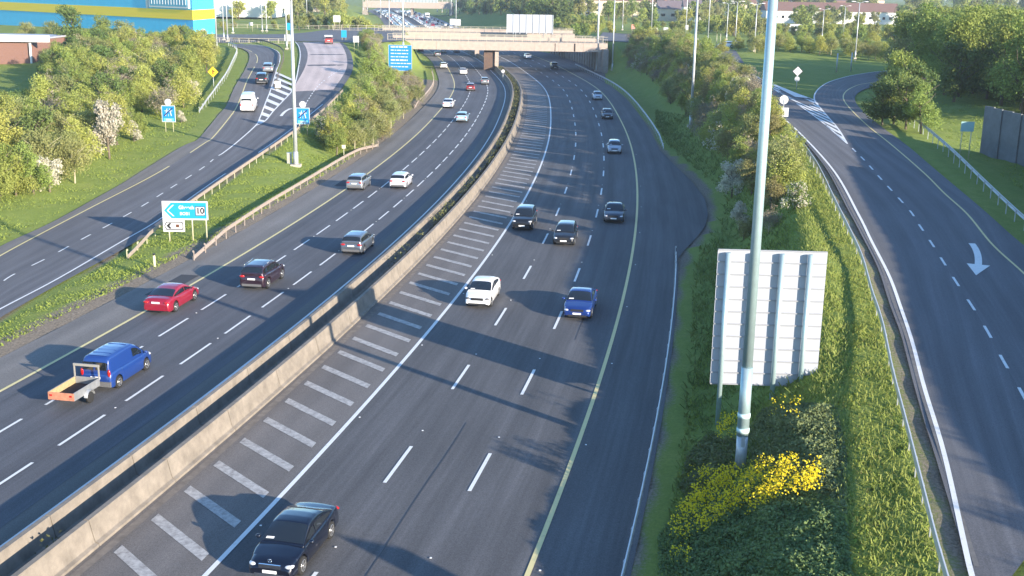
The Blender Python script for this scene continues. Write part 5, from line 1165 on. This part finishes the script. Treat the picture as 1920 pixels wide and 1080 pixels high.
for px, py, z, w_, h, zb_, m, lab in [(668, 96, 6.6, 1.2, 1.3, 1.8, SIGNW, 'white sign on two posts at the right of the red surface'), (632, 55, 7, 2.1, 1.9, 2.1, SIGNW, 'white square sign beyond the roundabout'), (645, 75, 7, 1.3, 1.7, .6, CYAN, 'cyan sign on the roundabout kerb'), (543, 78, 7, 1.2, 1.6, 2.6, CYAN, 'cyan sign on the fork pole'), (540, 92, 7, 1.3, 1.3, 1.6, SIGNW, 'white sign low on the fork pole'), (620, 52, 7, 1.6, 1.0, .8, mat('teal_sign', (.25, .42, .42), .5), 'teal sign left of the white square sign'),
     (471, 56, 7, 1.1, .9, 1.2, SIGNW, 'small white sign before the warehouse fence'), (566, 47, 7, 0.7, .8, 2.2, SIGNW, 'small white sign on the far verge'), (1187, 60, 7, 1.1, 1.4, .9, mat('faded_red', (.6, .25, .2), .6), 'small red and white sign among bushes'), (1229, 66, 7, 1.2, 1.3, .8, SIGNW, 'white sign at the roundabout edge, left of pair'), (1248, 70, 7, 1.3, 1.1, 1.6, SIGNW, 'white sign at the roundabout edge, right of pair'), (1287, 65, 7, .9, 1.9, .9, SIGNW, 'tall white sign on the lamp post by the roundabout')]:
    small(px, py, z, 'road_sign', lab, 'road sign', f_rect(w_, h, zb_, m), None)
for px, py, lab in [(849, 50, 'left'), (858, 51, 'right')]: small(px, py, .1, 'road_sign', 'white square sign on the far verge right of the queue, '+lab+' of the pair', 'road sign', f_rect(3.0, 3.0, .8))
x, y = at(1807, 300, 4.8); small(1807, 300, None, 'road_sign', 'shaded cyan sign on two posts beside the grey wall', 'road sign', f_rect(1.2, .9, 2.6, mat('teal_sign', (.25, .42, .42), .5)))
for px, py, lab in [(1343, 88, 'left'), (1350, 88, 'right')]: small(px, py, 7, 'post', 'thin pale post on the roundabout island, '+lab+' of the pair', 'post', lambda e: (lambda b: (b.tube([(0, 0, 0), (0, 0, 3)], .07, 6), b.build('shaft', POSTY, e)))(MB()))
for px, py, lab in [(1568, 136, 'at the edge of the island bushes'), (1595, 134, 'further right by the curve')]: small(px, py, None, 'post', 'grey post '+lab, 'post', lambda e: (lambda b: (b.tube([(0, 0, 0), (0, 0, 3.2)], .12, 6), b.build('shaft', GALV, e)))(MB()))
# ================================================================ bridges
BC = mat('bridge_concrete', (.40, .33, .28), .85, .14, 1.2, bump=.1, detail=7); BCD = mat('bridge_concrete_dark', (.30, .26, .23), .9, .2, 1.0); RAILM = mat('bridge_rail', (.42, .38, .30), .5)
def railing(e, xa, xb, y, z0, h, sp=2.2, infill=True, name='railing'):
    b = MB(); b.box(((xa+xb)/2, y, z0+h), (xb-xa, .09, .09)); b.box(((xa+xb)/2, y, z0+h*.62), (xb-xa, .05, .06)); b.box(((xa+xb)/2, y, z0+.12), (xb-xa, .05, .06)); x = xa
    while x < xb: b.box((x, y, z0+h/2), (.12, .10, h)); x += sp
    if infill:
        x = xa+.3
        while x < xb: b.box((x, y, z0+h*.36), (.035, .02, h*.5)); x += .45
    b.build(name, RAILM, e)
def bridge(name, label, xa, xb, y0, y1, zs, zt, px, rails=((0, 1.5), (1, 1.2)), wall=True, notch=True):
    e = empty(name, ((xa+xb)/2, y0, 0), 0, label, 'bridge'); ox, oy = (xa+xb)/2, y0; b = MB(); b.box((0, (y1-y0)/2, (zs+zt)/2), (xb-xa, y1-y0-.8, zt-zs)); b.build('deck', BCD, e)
    for yy in (.2, y1-y0-.2):
        b = MB(); x = xa
        while x < xb-.1: q = min(6.0, xb-x); b.box((x+q/2-ox, yy, (zs+zt)/2+.05), (q-.04, .40, zt-zs+.3)); x += q
        b.build('edge_beam', BC, e)
    b = MB(); b.box((0, (y1-y0)/2, zt+.02), (xb-xa-.2, y1-y0-.9, .05)); b.build('road_surface', A_RP, e)
    for k, h in rails: railing(e, xa-ox, xb-ox, .2 if k == 0 else y1-y0-.2, zt+.2, h)
    if wall: b = MB(); b.box((0, y1-y0-1.6, zt+.45), (xb-xa-.4, .25, .9)); b.build('parapet_wall', BC, e)
    for x, w_, d, m in px:
        b = MB(); b.box((x-ox, (y1-y0)/2 if d > 3 else 1.2+d/2, zs/2-.1), (w_, d, zs)); b.build('pier', m, e)
    return e
PB_ = mat('pier_brown', (.13, .085, .065), .9, .2, 1.5)
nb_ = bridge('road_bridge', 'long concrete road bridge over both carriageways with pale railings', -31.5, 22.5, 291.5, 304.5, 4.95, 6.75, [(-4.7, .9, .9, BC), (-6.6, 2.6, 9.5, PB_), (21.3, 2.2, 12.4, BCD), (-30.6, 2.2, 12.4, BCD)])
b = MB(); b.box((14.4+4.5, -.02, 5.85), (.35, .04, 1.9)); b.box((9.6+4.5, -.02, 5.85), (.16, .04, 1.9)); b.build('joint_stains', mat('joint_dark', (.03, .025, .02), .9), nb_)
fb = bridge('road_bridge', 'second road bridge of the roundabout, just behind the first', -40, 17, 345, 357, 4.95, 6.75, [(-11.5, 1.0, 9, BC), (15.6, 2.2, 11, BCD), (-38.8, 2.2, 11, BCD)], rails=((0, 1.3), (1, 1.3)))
zf_ = at(0, 0); Y = 790; xa, xb = at(690, 16, 5)[0], at(835, 16, 5)[0]
vb = bridge('road_bridge', 'distant wide bridge over the traffic queue', (690-960)/CF*Y-4, (832-960)/CF*Y+4, Y, Y+14, 5.0, 8.4, [((690-960)/CF*Y-3, 2.5, 13, BCD), ((832-960)/CF*Y+3, 2.5, 13, BCD), ((768-960)/CF*Y, 1.2, 10, BCD)], rails=((0, 1.6),))
b = MB()
for k in range(14): b.box(((745-760)/CF*Y+k*2.2-4, .4, 10.4), (.25, .2, 3.6))
b.box(((745-760)/CF*Y+10, .6, 10.4), (31, .1, 3.4)); b.build('noise_screen', mat('pale_screen', (.45, .55, .58), .4), vb)
# railing and wall at the left end of the bridge
e = empty('roundabout_railing', (-45, 300, 7), 0, 'pale pedestrian railing running left from the bridge', 'railing'); railing(e, -8, 13, 45, 0, 1.5, 2.4, name='bars'); e2 = empty('roundabout_railing', (-60, 330, 7), 0, 'long pale rail along the far side of the left roundabout', 'railing'); railing(e2, -34, 8, 20, 0, 1.1, 3, False, name='bars')
e3 = empty('grass_fence', (-63, 258, 7), 0, 'low post and rail fence on the green strip left of the fork pole', 'fence'); railing(e3, -10, 13, 8, -.15, 1.1, 2.2, True, name='bars')
# retaining wall between the bridges on the right
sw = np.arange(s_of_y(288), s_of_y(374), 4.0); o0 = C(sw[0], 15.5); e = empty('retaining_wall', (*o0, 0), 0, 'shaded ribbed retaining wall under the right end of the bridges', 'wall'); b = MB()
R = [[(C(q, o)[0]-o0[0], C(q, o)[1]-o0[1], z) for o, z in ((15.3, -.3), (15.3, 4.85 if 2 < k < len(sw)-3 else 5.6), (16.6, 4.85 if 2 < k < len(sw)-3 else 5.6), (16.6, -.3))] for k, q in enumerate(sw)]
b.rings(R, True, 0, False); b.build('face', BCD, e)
for q in sw[1:-1]: x, y = C(q, 15.2); b = MB(); b.box((x-o0[0], y-o0[1], 2.2), (.5, .6, 5.0), heading(y)); b.build('rib', BCD, e)
# ================================================================ walls, buildings
def box_building(name, label, x0, x1, y0, y1, z0, z1, wallm, roofm=None, parts=None, cat='building', rz=0, roof_over=.3, roof_h=.4):
    e = empty(name, ((x0+x1)/2, (y0+y1)/2, z0), rz, label, cat); b = MB(); b.box((0, 0, (z1-z0)/2-.5), (x1-x0, y1-y0, z1-z0+1)); b.build('walls', wallm, e)
    b = MB(); b.box((0, 0, z1-z0+roof_h/2+.0), (x1-x0+roof_over*2, y1-y0+roof_over*2, roof_h)); b.build('roof', roofm or CONC2, e); return e
BLUEW = mat('blue_cladding', (.06, .52, .82), .5, .04, .6); YELW = mat('yellow_band', (.95, .66, .03), .5); BRK = mat('red_brick', (.24, .13, .10), .9, .18, 6)
# blue store
e = empty('blue_store', (-80.5, 297, 7), math.radians(0), 'bright blue retail store with a yellow band and white framed window', 'building')
dirv = Vector((-81, 69, 0)).normalized(); ln = 150; ang = math.atan2(dirv.y, dirv.x); nrm = Vector((dirv.y, -dirv.x, 0))*-1
def wallbox(c0, L_, th, z0, z1, push, m, name, parent, d=dirv):
    a_ = math.atan2(d.y, d.x); nn_ = Vector((-d.y, d.x, 0)); c = d*(c0+L_/2)+nn_*(-th/2+push); b = MB(); b.box((c.x, c.y, (z0+z1)/2), (L_, th, z1-z0), a_); return b.build(name, m, parent)
# front wall rises to the left-back; right wall turns away
b = MB(); o = e.location; fp = [(-80.5, 297), (-79.4, 314), (-150, 376), (-161.5, 366)]; b.rings([[(x-o[0], y-o[1], z) for x, y in fp] for z in (-2, 15)], True, 0, False); b.build('walls', BLUEW, e)
wallbox(-.2, 106, .3, 3.75, 6.15, .15, YELW, 'yellow_band', e)
b = MB(); b.box((.70, 8.6, 4.95), (.3, 17.2, 2.4), math.radians(-3.7)); b.build('yellow_band', YELW, e)
wallbox(1.0, 17.5, .5, 6.5, 10.6, .45, WHITE, 'window_frame', e); wallbox(1.6, 16.3, .5, 6.9, 9.9, .50, mat('window_blue', (.10, .42, .58), .15), 'window', e)
for k in range(13): wallbox(2.0+k*1.25, .14, .1, 7.3, 9.4, .56, WHITE, 'mullion', e)
wallbox(19.2, .9, .3, 6.2, 14, .3, GALV, 'downpipe', e)
wallbox(62, 14, .2, 11.6, 14.2, .2, WHITE, 'sign_panel', e)
# brick building far left
e = box_building('brick_building', 'low red brick building with a white fascia at the far left', -134, -88.5, 216, 236, 2, 9.2, BRK, mat('pale_roof', (.42, .42, .45), .5), roof_h=.3)
b = MB(); b.box((1.8, -10.5, 7.6), (49.5, .5, 1.2)); b.build('fascia', WHITE, e); b = MB(); b.box((22.9, -10.3, 3.4), (.3, .3, 6.8)); b.build('downpipe', WHITE, e); b = MB(); b.box((17.5, -10.02, 1.2), (9, .05, 2.4)); b.build('dark_opening', DARK, e)
# white warehouse and others behind the left roundabout
e = box_building('white_warehouse', 'white warehouse block right of the blue store', -135, -100, 492, 530, 7, 20, WHITE, GALV); 
for k in range(5): b = MB(); b.box((-14+7*k, -19.05, 9.5), (3.5, .05, 1.2)); b.build('window', GLASS, e)
e = box_building('office_block', 'pale office block with dark windows behind the left trees', -140, -100, 600, 640, 7, 24, CONC2)
for k in range(6):
    for j in range(4): b = MB(); b.box((-16+6.4*k, -20.05, 3+3.6*j), (3, .05, 1.8)); b.build('window', GLASS, e)
# noise wall right of the entry road
_a, _b = gpx(1838, 288)[:2], gpx(1925, 314)[:2]
wl = [_a, _b, (_b[0]-3.2, _b[1]-18), (_b[0]-6.5, _b[1]-38), (_b[0]-9, _b[1]-58), (_b[0]-11, _b[1]-78), (_b[0]-12, _b[1]-98)]
e = empty('noise_wall', (58, 128, 4.5), 0, 'tall grey ribbed noise wall right of the entry road', 'wall'); NW = mat('noise_wall_panels', (.15, .16, .17), .85, .2, .8)
b = MB(); o = e.location
for i in range(len(wl)-1):
    a = Vector((*wl[i], 0)); c = Vector((*wl[i+1], 0)); L_ = (c-a).length; d = (c-a)/L_; n_ = int(L_/1.2); rz = math.atan2(d.y, d.x)
    for k in range(n_):
        p = a+d*((k+.5)*L_/n_); g = gz(p.x, p.y); q = .12 if k % 2 else 0; nn_ = Vector((d.y, -d.x, 0))*q; h = [4.6, 5.6, 6.0, 6.0, 6.0, 6.0][i]; b.box((p.x-o.x+nn_.x, p.y-o.y+nn_.y, g-o.z+h/2-.3), (L_/n_-.02, .18, h+.6), rz)
b.build('panels', NW, e)
# houses and works on the right horizon
def house(x, y, z, w_, d, h, roofc, wallc, label, rz=0, chim=True, name='house', wins=3, group=None, cat='house'):
    e = empty(name, (x, y, z), rz, label, cat, group); b = MB(); b.box((0, 0, h/2-1), (w_, d, h+2)); b.build('walls', wallc, e)
    b = MB(); rh = min(d*.38, 4); A = [(-w_/2-.3, -d/2-.4, h), (w_/2+.3, -d/2-.4, h), (w_/2+.3, d/2+.4, h), (-w_/2-.3, d/2+.4, h)]; t1, t2 = (-w_/2-.3, 0, h+rh), (w_/2+.3, 0, h+rh)
    b.face([A[0], A[1], t2, t1]); b.face([A[2], A[3], t1, t2]); b.face([A[1], A[2], t2]); b.face([A[3], A[0], t1]); b.face([A[3], A[2], A[1], A[0]]); rf = b.build('roof', roofc, e)
    if chim:
        for cx in (-w_*.3, w_*.3): b = MB(); b.box((cx, 0, h+rh+.1), (.9, .7, 1.6)); b.build('chimney', BRK, rf)
    for k in range(wins):
        for j in range(max(1, int(h/2.8))): b = MB(); b.box((-w_/2+(k+.5)*w_/wins, -d/2-.03, 1.5+2.7*j), (w_/wins*.4, .06, 1.2)); b.build('window', GLASS, e)
    return e
RG = mat('slate_roof', (.16, .13, .14), .8, .15, 1.5); RB = mat('brown_tile_roof', (.20, .115, .09), .85, .15, 2); CRM = mat('cream_render', (.62, .52, .38), .8, .06, 1); WRD = mat('white_render', (.72, .71, .68), .7, .04, 1); ORG = mat('orange_render', (.70, .42, .22), .8)
def hpx(px, py, z=7): return at(px, py, z)
x, y = hpx(1085, 30); house(x, y, 7, 11.5, 10, 6.2, RG, mat('pink_white_render', (.80, .68, .70), .7), 'pinkish white flat block with small dark windows above the bridge end', 0, False, 'white_building', 3)
x, y = hpx(1150, 24); house(x, y, 7, 30, 14, 6.5, RB, CRM, 'long cream building with a dark roof behind the lamp posts', 0, True, 'cream_building', 8)
x, y = hpx(1197, 19); house(x, y, 7, 8.5, 9, 10, RG, ORG, 'tall orange rendered house on the skyline', 0, True, wins=2)
x, y = hpx(1268, 34); house(x, y, 7, 18, 10, 4.2, RG, CRM, 'wide grey-roofed house facing the roundabout', 0, True, wins=4)
x, y = hpx(1296, 36); house(x, y, 7, 8, 8, 5.5, RG, WRD, 'white gabled house right of the grey-roofed house', 0, True, wins=2)
x, y = hpx(1232, 22); house(x, y, 7, 12, 9, 5.2, RB, WRD, 'white house with a brown roof left of the grey-roofed house', 0, True, wins=3)
x, y = hpx(1560, 39); house(x, y+6, 7, 62, 16, 4.2, RB, WRD, 'very long white terrace with red-brown roof on the right', 0, False, 'terrace', 20, cat='building')
x, y = hpx(1375, 22); house(x, y, 7, 26, 10, 5, RB, CRM, 'brown-roofed terrace among trees behind the twin lamp posts', 0, True, wins=6)
for k, (px, py) in enumerate([(1500, 12), (1535, 6), (1575, 12), (1610, 7), (1640, 11), (1468, 8), (1425, 12), (1330, 8), (1290, 5), (1250, 6)]):
    x, y = hpx(px, py); house(x, y, 7, 13+3*(k % 3), 9, 5.2, [RG, RB][k % 2], [WRD, CRM, BRK][k % 3], 'small distant house on the skyline behind the right trees', (k % 5-2)*.25, True, group='skyline houses on the right', wins=3)
b = MB(); x, y = at(1482, 57, 7); e = empty('bus_shelter', (x, y-6, 7), 0, 'white van-like shelter roof showing above the island bushes', 'shelter'); b.box((0, 0, 1.8), (6, 2.4, .9)); b.build('roof', WHITE, e); b = MB(); b.box((0, .9, .7), (5.6, .1, 1.5)); b.build('panel', GALV, e)
# a further road sign just below the picture: its board shades the lane behind the nearest car
k_ = 6.0/math.tan(SUN_EL); T1 = at(632, 1003); K1 = at(757, 1028); ax, ay = T1[0]-SHD[0]*k_, T1[1]-SHD[1]*k_; bx_, by_ = K1[0]-SHD[0]*k_, K1[1]-SHD[1]*k_; zb_ = gz((ax+bx_)/2, (ay+by_)/2); wd = math.hypot(bx_-ax, by_-ay)
sign('roadside_sign', 'blue roadside sign on the near bank just outside the picture', 'road sign', (ax+bx_)/2, (ay+by_)/2, zb_, wd, 3.9, 6.0-zb_-3.9, math.atan2(by_-ay, bx_-ax)+math.pi, face=SIGNB, postr=.08)

# ================================================================ evening air
b = MB(); b.box((0, 1430, 15), (1830, 3170, 36)); hz = b.mesh('haze'); hm = bpy.data.materials.new('haze'); hm.use_nodes = True; n = hm.node_tree.nodes; l = hm.node_tree.links; n.remove(n['Principled BSDF'])
pv = n.new('ShaderNodeVolumePrincipled'); pv.inputs['Color'].default_value = (.82, .88, 1, 1); pv.inputs['Density'].default_value = .00022; pv.inputs['Anisotropy'].default_value = .3; l.new(pv.outputs[0], n['Material Output'].inputs['Volume'])
tag(link('haze', hz, hm), kind='stuff')
bpy.context.view_layer.update()
